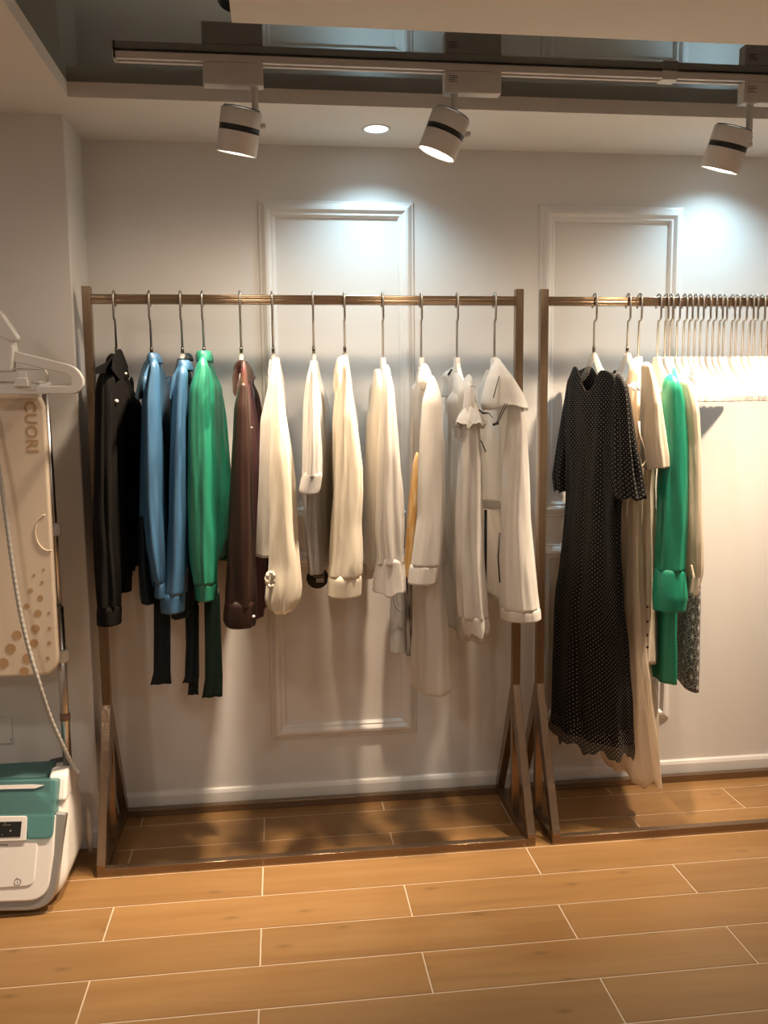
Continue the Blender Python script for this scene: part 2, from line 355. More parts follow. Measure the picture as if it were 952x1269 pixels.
# ------------------------------------------------------------------ track and spotlights
TY = 2.297
t = thing('lighting_track', 'long white ceiling track running across the dark mirrored ceiling recess', 'track', (-.372, TY, MZ))
b = MB(); b.box((-.372, TY-.017, MZ-.020), (3.3, TY-.006, MZ)); b.box((-.372, TY+.006, MZ-.020), (3.3, TY+.017, MZ)); b.box((-.372, TY-.017, MZ-.004), (3.3, TY+.017, MZ)); b.box((-.374, TY-.017, MZ-.020), (-.366, TY+.017, MZ))
b.build('rail', M['lampwhite'], t, bevel=.0008)
b = MB(); b.box((-.366, TY-.006, MZ-.010), (3.29, TY+.006, MZ-.004)); b.build('slot', M['black'], t)
b = MB(); b.box((1.02, TY-.0185, MZ-.024), (1.062, TY+.0185, MZ)); b.build('connector', M['lampwhite'], t, bevel=.002)
def spotlight(rx, flip, top, bot, label, text=True, energy=40, aim=None, size=64):
    """rx: rod x; top/bot: centres of the housing's upper and lower faces"""
    t = thing('track_spotlight', label, 'spotlight', (rx, TY, MZ-.02), 'track spotlights')
    x0, x1 = (rx-.125, rx+.022) if not flip else (rx-.028, rx+.119)
    b = MB(); b.box((x0, TY-.0175, 2.141), (x1, TY+.0175, MZ-.0205)); ad = b.build('adapter', M['lampwhite'], t, bevel=.002)
    if text:
        b = MB()
        for q in range(4): b.box((x0+.010, TY-.0179, 2.181-q*.0045-.0016), (x0+.010+(.022, .024, .016, .023)[q], TY-.0174, 2.181-q*.0045))
        b.build('rating_print', M['black'], ad)
    top = Vector(top); bot = Vector(bot); ax = (bot-top).normalized(); L_ = (bot-top).length
    rodz = top.z-.012
    b = MB(); b.tube([(rx, TY, 2.142), (rx, TY, 2.10), (rx, TY, rodz-.03)], .0085, 14); b.lathe([(.0001, 0), (.0105, 0), (.0105, .004), (.009, .006)], (rx, TY, 2.138), (0, 0, 1), 14); b.build('rod', M['lampwhite'], t)
    b = MB(); b.lathe([(.0001, .004), (.040, .004), (.043, .001)], top, ax); b.lathe([(.043, .001), (.046, -.003), (.046, -.001)], top, ax); b.build('top_vent', M['black'], t)
    b = MB(); b.lathe([(.0435, .002), (.0505, .002), (.051, .004), (.051, .040)], top, ax); b.lathe([(.051, .054), (.051, L_-.001), (.050, L_), (.047, L_), (.0465, L_-.006), (.045, L_-.012)], top, ax)
    b.build('housing', M['lampwhite'], t)
    b = MB(); b.lathe([(.051, .040), (.0500, .041), (.0500, .053), (.051, .054)], top, ax); b.build('black_band', M['black'], t)
    b = MB(); b.lathe([(.0001, L_-.004), (.0465, L_-.004)], top, ax); b.build('lens', M['lens_warm'], t)
    side = ax.cross(Vector((0, 1, 0))).normalized()
    b = MB(); b.lathe([(.0001, .012), (.006, .012), (.007, .010), (.007, 0)], top+ax*.03-side*.051*(1 if side.x < 0 else -1), Vector((1 if side.x > -9 else -1, 0, 0)), 14); b.build('tilt_knob', M['lampwhite'], t)
    c = bot + ax*.004
    spot('spotlight_lamp', c, c+(aim if aim is not None else ax), energy*3.1, WARM, 68, 1.0, .045)
    spot('spotlight_lamp', c, c+Vector((ax.x*.5, .25, -1)), energy*.33, WARM, 158, 1.0, .045)
def off(v): return Vector(v)
spotlight(-.035, False, (-.068, 2.287, 2.086), (-.085, 2.309, 1.985), 'white cylindrical spotlight on track, leftmost of three', False, 44)
spotlight(.471, True, (.463, 2.290, 2.090), (.425, 2.303, 1.995), 'white cylindrical spotlight on track, middle one, showing its bright lens', True, 48)
spotlight(1.275, True, (1.226, 2.286, 2.076), (1.204, 2.316, 1.975), 'white cylindrical spotlight on track near the right edge', True, 52)
spotlight(2.05, True, (2.04, 2.286, 2.076), (1.99, 2.316, 1.975), 'white cylindrical spotlight added on track, unseen beyond the right frame edge', False, 48)  # unseen extra spotlight, added to light the right rack

# ------------------------------------------------------------------ racks
def rack(xl, xr, label):
    t = thing('clothes_rack', label, 'clothes rack', (xl, 2.66, 0), 'bronze clothes racks')
    s = .0125; yc = 2.66; yf, yr = 2.475, 2.845
    for x in (xl, xr):
        b = MB(); b.box((x-s, yc-s, .025), (x+s, yc+s, 1.703)); b.build('post', M['bronze_up'], t, bevel=.0012)
        b = MB(); b.box((x-s, yf+s, 0), (x+s, yr-s, .024)); b.build('side_bar', M['bronze'], t, bevel=.0012)
        for y, d in ((yf, -1), (yr, 1)):
            b = MB(); tip = Vector((x, yc+d*.0125, .455)); foot = Vector((x, y, .024))
            vs = []
            for e in (-s, s):
                vs += [(x+e, yc+d*.0126, .455), (x+e, yc+d*.0126, .345), (x+e, y-d*s*1.0, .0245), (x+e, y+d*s, .0245), (x+e, y+d*s, .035)]
            b.add(vs, [(0,1,2,3,4), (9,8,7,6,5), (0,5,6,1), (1,6,7,2), (2,7,8,3), (3,8,9,4), (4,9,5,0)])
            b.build('leg', M['bronze_up'], t, bevel=.001)
    b = MB(); b.box((xl+s, yc-.011, 1.654), (xr-s, yc+.011, 1.681)); b.build('rail', M['bronze'], t, bevel=.0012)
    b = MB(); b.box((xl-s, yf-s, 0), (xr+s, yf+s, .0242)); b.build('front_bar', M['bronze'], t, bevel=.0012)
    b = MB(); b.box((xl-s, yr-s, 0), (xr+s, yr+s, .0242)); b.build('rear_bar', M['bronze'], t, bevel=.0012)
    return t
rack(-.538, .747, 'bronze metal A-frame clothes rack on the left, full view, holding blouses')
rack(.826, 2.11, 'bronze metal A-frame clothes rack on the right, cut by the frame edge')

# ------------------------------------------------------------------ hangers
RY = 2.66
def arc(cy, cz, r, a0, a1, n=8):
    return [(0, cy+r*math.cos(R(a0+(a1-a0)*i/n)), cz+r*math.sin(R(a0+(a1-a0)*i/n))) for i in range(n+1)]
def hook_mesh(ztop, zneck):
    """hook over the rail; local origin at x=0,y=0 (rail centre line)"""
    b = MB(); r = .019
    pts = [(0, 0, zneck), (0, 0, 1.604), (0, -.003, 1.608), (0, -.016, 1.611), (0, -.019, 1.616), (0, -.019, 1.672)] + arc(0, 1.672, r, 180, 0)[1:] + [(0, .019, 1.655), (0, .017, 1.650)]
    b.tube(pts, .0034, 8); return b
def white_hanger_mesh(z0):
    b = MB()
    up_ = [(.017, 0), (.022, -.018), (.036, -.034), (.064, -.056), (.100, -.080), (.140, -.099), (.175, -.112), (.196, -.124)]
    lo = [(.199, -.132), (.194, -.140), (.184, -.143), (.150, -.130), (.110, -.112), (.070, -.094), (.035, -.082), (0, -.078)]
    half = up_ + lo
    poly = [Vector((-.0065, y, z0+z)) for y, z in half] + [Vector((-.0065, -y, z0+z)) for y, z in reversed(half[:-1])]
    # build as quads strip for clean shading
    n = len(up_); U = [(-y, z) for y, z in reversed(up_)] + up_; lo2 = [(.199, -.132)]+lo[1:]
    import itertools
    Lr = [(.017, -.098), (.019, -.099), (.030, -.102), (.060, -.112), (.100, -.124), (.140, -.134), (.175, -.141), (.196, -.142)]
    Lf = [(-y, z) for y, z in reversed(Lr)] + Lr
    vs = []; fs = []
    for x in (-.0065, .0065):
        for (y, z) in U: vs.append((x, y, z0+z))
        for (y, z) in Lf: vs.append((x, y, z0+z))
    K = len(U)
    for i in range(K-1):
        a, c = i, K+i
        fs.append((a, a+1, c+1, c)); fs.append((2*K+a, 2*K+c, 2*K+c+1, 2*K+a+1))
        fs.append((a, 2*K+a, 2*K+a+1, a+1)); fs.append((c, c+1, 2*K+c+1, 2*K+c))
    fs.append((0, K, 3*K, 2*K)); fs.append((K-1, 3*K-1, 4*K-1, 2*K-1))
    b.add(vs, fs); return b
def clear_hanger_mesh(z0):
    b = MB()
    for s in (-1, 1):
        b.tube([(0, s*y, z0+z) for y, z in ((0, 0), (.012, -.004), (.03, -.020), (.06, -.046), (.09, -.062), (.12, -.080))], [.008, .0075, .007, .0065, .006, .005], 8)
        b.tube([(0, s*y, z0+z) for y, z in ((.002, -.012), (.02, -.033), (.05, -.062), (.08, -.074), (.11, -.084))], .003, 6)
    return b
def make_hanger(X, kind, label, rot=0, group=None):
    t = thing('clothes_hanger', label, 'hanger', (0, 0, 0), group)
    zn = 1.528 if kind == 'clear' else 1.497
    hook_mesh(1.69, zn-.012).build('hook', M['steel'], t)
    if kind == 'clear':
        clear_hanger_mesh(zn-.022).build('arms', M['clear'], t)
        b = MB(); b.lathe([(.0001, 0), (.0045, 0), (.005, -.006), (.0045, -.022), (.0001, -.024)], (0, 0, zn+.002), n=12); b.build('swivel', M['darkmetal'], t)
    else:
        white_hanger_mesh(zn).build('arms', M['hangwhite'], t, bevel=.002)
    t.location = (X, RY, 0); t.rotation_euler = (0, 0, R(rot)); return t
def copy_hanger(src, X, rot, label, group=None):
    r = src.copy(); COL.objects.link(r); r.location = (X, RY, 0); r.rotation_euler = (0, 0, R(rot)); r['label'] = label
    if group: r['group'] = group
    elif 'group' in r: del r['group']
    for ch in [c for c in src.children]:
        c = ch.copy(); COL.objects.link(c); c.parent = r
    return r
HX = {}
def hX(px): return atX(px, 372, RY-.019)
ch = None; wh = None
names_c = [('g1', 140, 'holding the black shirt'), ('g2', 184, 'holding the blue satin shirt nearer the black one'), ('g3', 223, 'holding the blue satin shirt beside the green one'),
           ('g4', 250, 'holding the green satin shirt on the left rack'), ('g5', 297, 'holding the brown and burgundy shirt'), ('g6', 337, 'holding the ivory blouse with puffed cuff'),
           ('g7', 388, 'holding the silver grey top'), ('g8', 427, 'holding the bright ivory satin shirt'), ('r1', 740, 'holding the black dotted dress'), ('r2', 782, 'holding the pale chiffon gown')]
for key, px, lab in names_c:
    X = hX(px); HX[key] = X; l = 'clear plastic hanger with steel hook ' + lab
    if ch is None: ch = make_hanger(X, 'clear', l, 0, 'hangers in use')
    else: copy_hanger(ch, X, random.uniform(-1.5, 1.5), l, 'hangers in use')
names_w = [('g9', 475, 'holding the white blouse with flounced cuff'), ('g10', 523, 'holding the long white shirt dress'), ('g11', 568, 'holding the white ruffle-shoulder blouse'), ('g12', 615, 'holding the white hooded blouse'),
           ('r3', 796, 'holding the cream short-sleeved shirt dress'), ('r4', 820, 'holding the green satin tunic'), ('r5', 829, 'holding the cream blouse with tied cuff'), ('r6', 835, 'holding the black star-patterned dress')]
for key, px, lab in names_w:
    X = hX(px); HX[key] = X; l = 'white flat hanger with steel hook ' + lab
    if wh is None: wh = make_hanger(X, 'white', l, 0, 'hangers in use')
    else: copy_hanger(wh, X, random.uniform(-1.5, 1.5), l, 'hangers in use')
for px in (843.6, 852.3, 859, 866, 873, 881.7, 888.8, 896.5, 902, 912, 917.7, 926.3, 934.8, 940.5, 949, 957):
    copy_hanger(wh, hX(px), random.uniform(-2.2, 1.8), 'white flat empty hanger in the tightly packed row on the right rack', 'empty white hangers on the right rack')

# ------------------------------------------------------------------ cloth builders
def interp(rows, n, smooth=2):
    """rows: tuples whose first item is z (descending). resample to n rows"""
    rows = sorted(rows, key=lambda r: -r[0]); z0, z1 = rows[0][0], rows[-1][0]; out = []
    for i in range(n):
        z = z0+(z1-z0)*i/(n-1); k = 0
        while k < len(rows)-2 and z < rows[k+1][0]: k += 1
        a, b_ = rows[k], rows[k+1]; d = a[0]-b_[0]; u = 0 if d < 1e-9 else min(1, max(0, (a[0]-z)/d))
        out.append([z]+[a[q]+(b_[q]-a[q])*u for q in range(1, len(a))])
    for _ in range(smooth):
        prev = [r[:] for r in out]
        for i in range(1, n-1):
            for q in range(1, len(out[0])): out[i][q] = (prev[i-1][q]+2*prev[i][q]+prev[i+1][q])/4
    return out
def loft(name, rows, mat, parent, A=.004, nf=6, seed=0, n=70, N=72, cap=True, p=1.0, hem=0, hemn=5, grow=.6, gathers=(), topfn=None, fine=.4, close=True, sag=0):
    """rows: (z, cx, cy, rx, ry, ang). folds run down the length, deepening towards the hem"""
    rows = interp(rows, n); nf = 2*max(2, int(round(nf/2))); A = A*1.55 if A >= .0035 else A; rng = random.Random(seed*7+3); ph = [rng.uniform(0, 6.28) for _ in range(8)]
    vs = []; uv = []; fs = []; z0, z1 = rows[0][0], rows[-1][0]
    per = 0; mid = rows[len(rows)//2]; per = PI*(3*(mid[3]+mid[4])-math.sqrt((3*mid[3]+mid[4])*(mid[3]+3*mid[4])))
    def ring(r, tt, shrink=0, dz=0):
        z, cx, cy, rx, ry, ang = r
        rx = max(.0006, rx-shrink); ry = max(.0006, ry-shrink)
        env = A*min(1, (1-grow)+grow*tt*1.3)*min(1, tt*9)
        g = 0
        for (gz, gw, gk) in gathers: g += gk*math.exp(-((z-gz)/gw)**2)
        for k in range(N):
            th = 2*PI*k/N; c, s = math.cos(th), math.sin(th)
            ex = math.copysign(abs(c)**p, c); ey = math.copysign(abs(s)**p, s)
            lx, ly = rx*ex, ry*ey
            nx, ny = c/rx, s/ry; l = math.hypot(nx, ny); nx /= l; ny /= l
            wob = 1.3*noise.noise(Vector((c*1.3+seed*3.1, s*1.3, z*2.2)))
            rg = lambda q: 2*abs(math.sin(q))**.75-1.25
            am = .65+.7*noise.noise(Vector((c*.9-seed, s*.9+5, z*1.6)))
            d = .62*am*rg(.5*nf*th+ph[0]+wob+.8*z) + .34*math.sin((nf+2)*th+ph[1]+2.2*wob-z*1.7) + fine*noise.noise(Vector((c*2.4+seed, s*2.4, z*6)))*1.7
            d *= env*(min(1, rx/.02))
            if g: d += g*.5*math.sin((2*nf+5)*th+ph[4]+3*wob+2*math.sin(z*9))
            lx += nx*d; ly += ny*d
            zz = z+dz
            if hem: zz -= hem*(math.sin(hemn*th+ph[5])+.5*math.sin(hemn*2.3*th+ph[6]))*max(0, tt-.8)/.2
            if topfn: zz += topfn(ly)*math.exp(-tt*9)
            if sag: zz += sag*noise.noise(Vector((c*1.5, s*1.5+seed, z*9)))
            X = cx+lx*math.cos(ang)-ly*math.sin(ang); Y = cy+lx*math.sin(ang)+ly*math.cos(ang)
            vs.append((X, Y, zz)); uv.append((k/N*per, zz))
    nr = 0
    if topfn:   # open neckline with an inner face
        ring(rows[3], 3/(n-1), .004); ring(rows[0], 0, .0015); nr += 2
    for i, r in enumerate(rows): ring(r, i/(n-1)); nr += 1
    if close:
        ring(rows[-1], 1, .0018, .0006); ring(rows[-3], 1, .004, .0); nr += 2
    for i in range(nr-1):
        for k in range(N): fs.append((i*N+k, i*N+(k+1) % N, (i+1)*N+(k+1) % N, (i+1)*N+k))
    if cap and not topfn: fs.append(tuple(range(N)))
    if close: fs.append(tuple((nr-1)*N+k for k in range(N)))
    b = MB(); b.add(vs, fs, True); b.uv = uv
    return b.build(name, mat, parent)
YN, YF = 2.452, 2.832
def sleeve_rows(px, Y=YN, ry=None, k=1.15, cap=True):
    out = []
    for row in px:
        y, xl, xr = row[:3]; a = at(xl, y, Y); c = at(xr, y, Y); rx = (c.x-a.x)/2
        out.append(((a.z+c.z)/2, (a.x+c.x)/2, Y, rx, (row[3] if len(row) > 3 else (ry or max(min(.046, rx*1.5+.008), rx*.9*k))), 0))
    f = out[0]; e = min(.010, f[3])
    return [(f[0]+e, f[1], f[2], f[3]*.25, f[4]*.25, 0), (f[0]+e*.75, f[1], f[2], f[3]*.62, f[4]*.62, 0), (f[0]+e*.3, f[1], f[2], f[3]*.92, f[4]*.92, 0)]+out if cap else [(f[0]+.004, f[1], f[2], f[3]*.86, f[4]*.86, 0)]+out
def body_rows(px, zneck=None, ztip=None, w=.165, yn=2.495, yf=2.825, neckw=.045):
    """px: (y, x_near, x_far, thickness[, w]) ; y read on the mid plane"""
    out = []
    for row in px:
        y, xn, xf, t = row[:4]; a = at(xn, y, yn); c = at(xf, y, yf); mz = at((xn+xf)/2, y, RY).z
        ang = math.atan2(-(c.x-a.x), yf-yn); ww = row[4] if len(row) > 4 else w
        out.append((mz, (a.x+c.x)/2, (yn+yf)/2, t, ww, ang))
    if zneck is not None:
        f = out[0]; add = []
        for u in (0, .12, .35, .65, 1):
            z = zneck+(ztip-zneck)*u; add.append((z, f[1], f[2], max(.006, f[3]*(.6+.4*u)), neckw+(f[4]-neckw)*u, f[5]))
        out = add+[r for r in out if r[0] < ztip-.01]
    return out
def collar(parent, c, rx, ry, mat, op=0, stand=.026, fall=.042, tip=.02, flare=.012, tiltx=0, name='collar', gap=28, seed=1, peak=0):
    """folded shirt collar around the neck, open towards angle op (deg, 0 = +x)"""
    vs = []; fs = []; uv = []; NU = 40; prof_ = []
    for i in range(NU+1):
        u = i/NU; a = R(op+gap+(360-2*gap)*u); e = abs(u-.5)*2; tipk = max(0, (e-.6)/.4)**1.5
        f = fall+tip*tipk
        pr = [(0, 0), (-.001, stand*.6), (.001, stand), (.006, stand+.003), (.010, stand*.8), (.012+flare*.5, stand-f*.5), (.012+flare*(1+.8*tipk), stand-f)]
        for j, (dr, dz) in enumerate(pr):
            rr = dr+.0015*math.sin(5*a+seed+j)
            x = (rx+rr)*math.cos(a); y = (ry+rr)*math.sin(a); z = dz + tiltx*x - peak*abs(x)
            vs.append((c[0]+x, c[1]+y, c[2]+z)); uv.append((u*.3, c[2]+j*.01))
    m_ = 7
    for i in range(NU):
        for j in range(m_-1): fs.append((i*m_+j, i*m_+j+1, (i+1)*m_+j+1, (i+1)*m_+j))
    b = MB(); b.add(vs, fs, True); b.uv = uv; o = b.build(name, mat, parent)
    sd = o.modifiers.new('thick', 'SOLIDIFY'); sd.thickness = .0022; sd.offset = 0
    ss = o.modifiers.new('sub', 'SUBSURF'); ss.levels = 1; ss.render_levels = 1
    return o
def sheet(name, pts, width_dir, mat, parent, n=24, m_=8, wav=.004, seed=0, thick=.0016, waves=2.0):
    """a cloth strip: pts = [(centre Vector, half width)] down its length; rippled across, given thickness"""
    vs = []; uv = []; fs = []; P = len(pts)
    def ev(u):
        x = u*(P-1); i = min(P-2, int(x)); f = x-i
        return pts[i][0].lerp(pts[i+1][0], f), pts[i][1]+(pts[i+1][1]-pts[i][1])*f
    wd = Vector(width_dir).normalized(); nd = wd.cross(Vector((0, 0, 1))).normalized()
    for i in range(n+1):
        c, hw = ev(i/n)
        for j in range(m_+1):
            s = -1+2*j/m_
            d = wav*math.sin(s*PI*waves+seed+i*.12)
            v = c+wd*hw*s+nd*d; vs.append(v); uv.append((s*hw, v.z))
    for i in range(n):
        for j in range(m_): a = i*(m_+1)+j; fs.append((a, a+1, a+m_+2, a+m_+1))
    b = MB(); b.add(vs, fs, True); b.uv = uv; o = b.build(name, mat, parent)
    sd = o.modifiers.new('thick', 'SOLIDIFY'); sd.thickness = thick; sd.offset = 0
    return o
def rounded(pts, r=6, n=5):
    out = []; K = len(pts)
    for i in range(K):
        p0, p1, p2 = Vector(pts[i-1]), Vector(pts[i]), Vector(pts[(i+1) % K]); rr = r[i] if isinstance(r, (list, tuple)) else r
        if rr == 0: out.append(tuple(p1)); continue
        a = p1+(p0-p1).normalized()*rr; c = p1+(p2-p1).normalized()*rr
        for j in range(n+1):
            u = j/n; q = a*(1-u)**2+p1*2*u*(1-u)+c*u*u; out.append(tuple(q))
    return out
def leaf(parent, px, Y, mat, bend=0, name='collar_leaf', th=.005):
    x0 = sum(p[0] for p in px)/len(px)
    pts = [at(x, y, Y+bend*(x-x0)/100) for x, y in rounded(px, 1.6, 3)]
    b = MB(); b.prism(pts, (.001, th, 0)); b.uv = [(v[0], v[2]) for v in b.v]
    return b.build(name, mat, parent, bevel=.0015)
def button(parent, p, r=.0055, mat=None, name='button'):
    b = MB(); b.lathe([(.0001, r*.7), (r*.5, r*.62), (r*.85, r*.35), (r, 0), (r*.85, -r*.35), (.0001, -r*.6)], p, (.3, -1, .1), 14)
    return b.build(name, mat or M['pearl'], parent)
def farsleeve(rows, xs, Y=YF, k=.8):
    """the sleeve on the wall side: same drop as the near one, shifted to x = xs(z)"""
    return [(z-.035*(1-i/max(1, len(rows)-1)), xs[0]+(xs[1]-xs[0])*i/(len(rows)-1), Y, rx*k, min(.04, ry*k), 0) for i, (z, cx, cy, rx, ry, an) in enumerate(rows)]

# ------------------------------------------------------------------ fabrics
F = {}
F['black'] = fabric('black_cotton', (.006, .005, .0045, 1), .85, 0, 0, spec=.12)
F['blue'] = fabric('blue_satin', (.035, .105, .20, 1), .4, .0, .05, spec=.8, wr=.4)
F['green'] = fabric('green_satin', (.010, .165, .098, 1), .4, .0, .06, spec=.8, wr=.4)
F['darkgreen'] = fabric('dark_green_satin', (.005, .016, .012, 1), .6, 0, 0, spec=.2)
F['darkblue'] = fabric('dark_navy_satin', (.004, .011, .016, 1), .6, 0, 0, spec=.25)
F['brown'] = fabric('brown_satin', (.024, .010, .007, 1), .42, 0, 0, spec=.35, wr=.25)
F['burgbrown'] = fabric('burgundy_brown_satin', (.09, .026, .032, 1), .5, 0, .0, col2=(.09, .05, .028, 1))
F['burg'] = fabric('burgundy_cotton', (.065, .020, .026, 1), .7, 0, 0)
F['ivory'] = fabric('ivory_satin', (.80, .72, .58, 1), .42, .2, .22, spec=.5)
F['ivorysheer'] = fabric('ivory_chiffon', (.70, .65, .58, 1), .7, .2, .4, .12)
F['silver'] = fabric('silver_satin', (.46, .44, .42, 1), .3, .2, .05, spec=.8)
F['white'] = fabric('white_cotton', (.80, .76, .71, 1), .75, .2, .28)
F['whitesheer'] = fabric('white_voile', (.78, .74, .69, 1), .75, .2, .4, .14)
F['print'] = fabric('orange_print', (.62, .34, .10, 1), .7, .1, .2, col2=(.75, .55, .30, 1))
F['bluepr'] = fabric('grey_print_voile', (.60, .58, .55, 1), .7, .1, .3, .1, col2=(.66, .66, .66, 1))
F['dark_pr'] = fabric('black_white_print', (.60, .57, .52, 1), .7, .1, .2, col2=(.08, .08, .09, 1))
F['peach'] = fabric('peach_chiffon', (.93, .80, .64, 1), .75, .2, .5, .15)
F['cream'] = fabric('cream_satin', (.74, .64, .50, 1), .45, .2, .2, spec=.5)
F['rgreen'] = fabric('emerald_satin', (.01, .25, .145, 1), .38, 0, .06, spec=.7, wr=.4)
F['dots'] = dotted('dotted_chiffon', (.007, .006, .006, 1), (.23, .215, .185, 1))
F['dotsheer'] = dotted('dotted_chiffon_sheer', (.014, .011, .010, 1), (.55, .50, .44, 1), clear=.12)
F['star'] = starred('star_pattern_cloth', (.012, .014, .018, 1), (.62, .58, .52, 1))
def grp(name, label, cat, key): return thing(name, label, cat, (HX[key], RY, 1.5))

# g1 black shirt
t = grp('black_shirt', 'black long-sleeved shirt with pearl buttons, leftmost on the left rack', 'shirt', 'g1')
loft('body', body_rows([(455, 139, 150, .024), (500, 142, 166, .030), (620, 144, 170, .034), (700, 146, 168, .034)], 1.505, 1.44), F['black'], t, .006, 8, 1, p=.72)
s = sleeve_rows([(456, 128, 138), (470, 121, 142), (500, 119, 144), (560, 117, 145), (620, 117, 146), (700, 119, 149), (735, 121, 150), (752, 122, 149)])
loft('sleeve', s, F['black'], t, .005, 6, 2)
loft('cuff', sleeve_rows([(750, 121, 150), (756, 120, 151), (772, 120.5, 150.5)], cap=False), F['black'], t, .001, 4, 3, n=14)
s2 = sleeve_rows([(470, 160, 166), (600, 150, 166), (715, 150, 163)], 2.80)
loft('sleeve', s2, F['black'], t, .004, 6, 4); c2 = loft('cuff', sleeve_rows([(714, 149, 163.5), (732, 149, 163)], 2.80, cap=False), F['black'], t, .001, 4, 5, n=10)
c = at(143, 452, 2.63); collar(t, c, .015, .045, F['black'], -20, stand=.028, fall=.03, tip=.0, flare=.004, tiltx=.2, peak=.4)
leaf(t, [(148, 431.5), (140, 442), (138, 458), (147, 470), (160, 468), (156, 448), (151, 435)], 2.52, F['black'], 1.2)
leaf(t, [(141, 439), (131, 449), (118, 456), (118, 464), (128, 462), (138, 463), (146, 452)], 2.42, F['black'], .6)
button(t, at(144.5, 497, 2.44), .0055); button(t, at(156, 463, 2.585), .004); button(t, at(152, 757, 2.47), .003)

# g2 blue shirt
t = grp('blue_satin_shirt', 'steel blue satin shirt between the black shirt and the second blue one', 'shirt', 'g2')
loft('body', body_rows([(470, 181, 202, .022), (520, 182, 208, .028), (620, 180, 211, .032), (730, 182, 210, .034)], 1.500, 1.44), F['blue'], t, .006, 8, 11, p=.72)
s = sleeve_rows([(449, 185.5, 197), (465, 183, 198), (480, 180, 198), (500, 177.5, 199), (560, 176, 202), (620, 177, 204), (680, 182, 207), (715, 190, 209), (722, 193, 209)])
loft('sleeve', s, F['blue'], t, .0035, 5, 12, gathers=((s[-1][0]+.02, .02, .003),))
loft('cuff', sleeve_rows([(720, 193, 209), (727, 192.5, 210.5), (739, 192, 211)], cap=False), F['blue'], t, .001, 4, 13, n=12)
loft('sleeve', farsleeve(s, (-.33, -.36)), F['blue'], t, .004, 5, 14)
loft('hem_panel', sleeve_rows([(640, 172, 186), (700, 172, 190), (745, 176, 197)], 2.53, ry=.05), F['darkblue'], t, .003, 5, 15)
c = at(191, 451, 2.62); collar(t, c, .0085, .040, F['blue'], 180, stand=.028, fall=.028, tip=.01, flare=.0015)
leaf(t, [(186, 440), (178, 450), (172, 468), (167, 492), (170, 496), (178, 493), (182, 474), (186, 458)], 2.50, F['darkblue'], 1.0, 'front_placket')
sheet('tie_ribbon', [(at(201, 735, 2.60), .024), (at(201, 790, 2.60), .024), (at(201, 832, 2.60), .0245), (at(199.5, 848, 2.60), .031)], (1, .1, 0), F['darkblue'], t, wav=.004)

# g3 blue shirt
t = grp('blue_satin_shirt', 'steel blue satin shirt pressed against the green shirt, cuff swung left', 'shirt', 'g3')
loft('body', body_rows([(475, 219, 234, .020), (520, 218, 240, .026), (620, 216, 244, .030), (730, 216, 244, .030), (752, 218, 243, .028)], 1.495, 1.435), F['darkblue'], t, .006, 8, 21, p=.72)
s = sleeve_rows([(457, 221, 233), (468, 219, 233), (480, 216, 232), (508, 214, 232), (560, 212, 233), (640, 211, 233), (700, 207, 232), (735, 202, 230)])
loft('sleeve', s, F['blue'], t, .0035, 5, 22)
loft('cuff', sleeve_rows([(733, 201, 230), (741, 198.5, 229.5), (757, 200, 228.5)], cap=False), F['blue'], t, .001, 4, 23, n=12)
loft('sleeve', farsleeve(s, (-.24, -.27)), F['blue'], t, .004, 5, 24)
c = at(229, 459, 2.60); collar(t, c, .009, .040, F['blue'], 180, stand=.026, fall=.028, tip=.01, flare=.0015)
c = at(231.5, 450, 2.70); collar(t, c, .006, .025, F['darkblue'], 180, stand=.026, fall=.02, tip=.0, flare=.001, name='collar_back')
leaf(t, [(222, 452), (214, 466), (210, 494), (214, 497), (218, 480), (222, 464)], 2.50, F['blue'], 1.0, 'front_placket')
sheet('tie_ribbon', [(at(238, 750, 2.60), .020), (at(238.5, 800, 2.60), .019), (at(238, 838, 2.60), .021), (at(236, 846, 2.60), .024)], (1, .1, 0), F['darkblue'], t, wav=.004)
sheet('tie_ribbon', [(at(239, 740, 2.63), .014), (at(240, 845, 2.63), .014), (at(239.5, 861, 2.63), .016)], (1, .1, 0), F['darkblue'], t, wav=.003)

# g4 green shirt
t = grp('green_satin_shirt', 'emerald green satin long-sleeved shirt on the left rack', 'shirt', 'g4')
loft('body', body_rows([(460, 246, 262, .024), (480, 245, 268, .030), (531, 244, 272, .028), (613, 242, 279, .034), (674, 244, 279, .034), (692, 246, 276, .032)], 1.508, 1.445), F['green'], t, .007, 8, 31, p=.72)
s = sleeve_rows([(446, 246, 257), (458, 243, 259), (470, 239, 260), (482, 235, 259), (510, 233, 261), (560, 231.5, 264), (620, 231.5, 268), (670, 233.5, 271), (705, 238, 270.5), (722, 241.5, 269)])
loft('sleeve', s, F['green'], t, .0042, 5, 32, gathers=((s[-1][0]+.015, .03, .0035),))
loft('cuff', sleeve_rows([(720, 241.5, 269.5), (726, 241, 270), (742, 242.5, 268.5)], cap=False), F['green'], t, .001, 4, 33, n=12)
loft('sleeve', farsleeve(s, (-.208, -.172)), F['green'], t, .004, 5, 34)
c = at(253.5, 450, 2.62); collar(t, c, .0125, .040, F['green'], 0, stand=.032, fall=.030, tip=0, flare=.0, gap=8)
sheet('tie_ribbon', [(at(262.5, 730, 2.58), .022), (at(264, 800, 2.58), .024), (at(265, 840, 2.58), .026), (at(263, 864, 2.58), .030)], (1, .15, 0), F['darkgreen'], t, wav=.005)

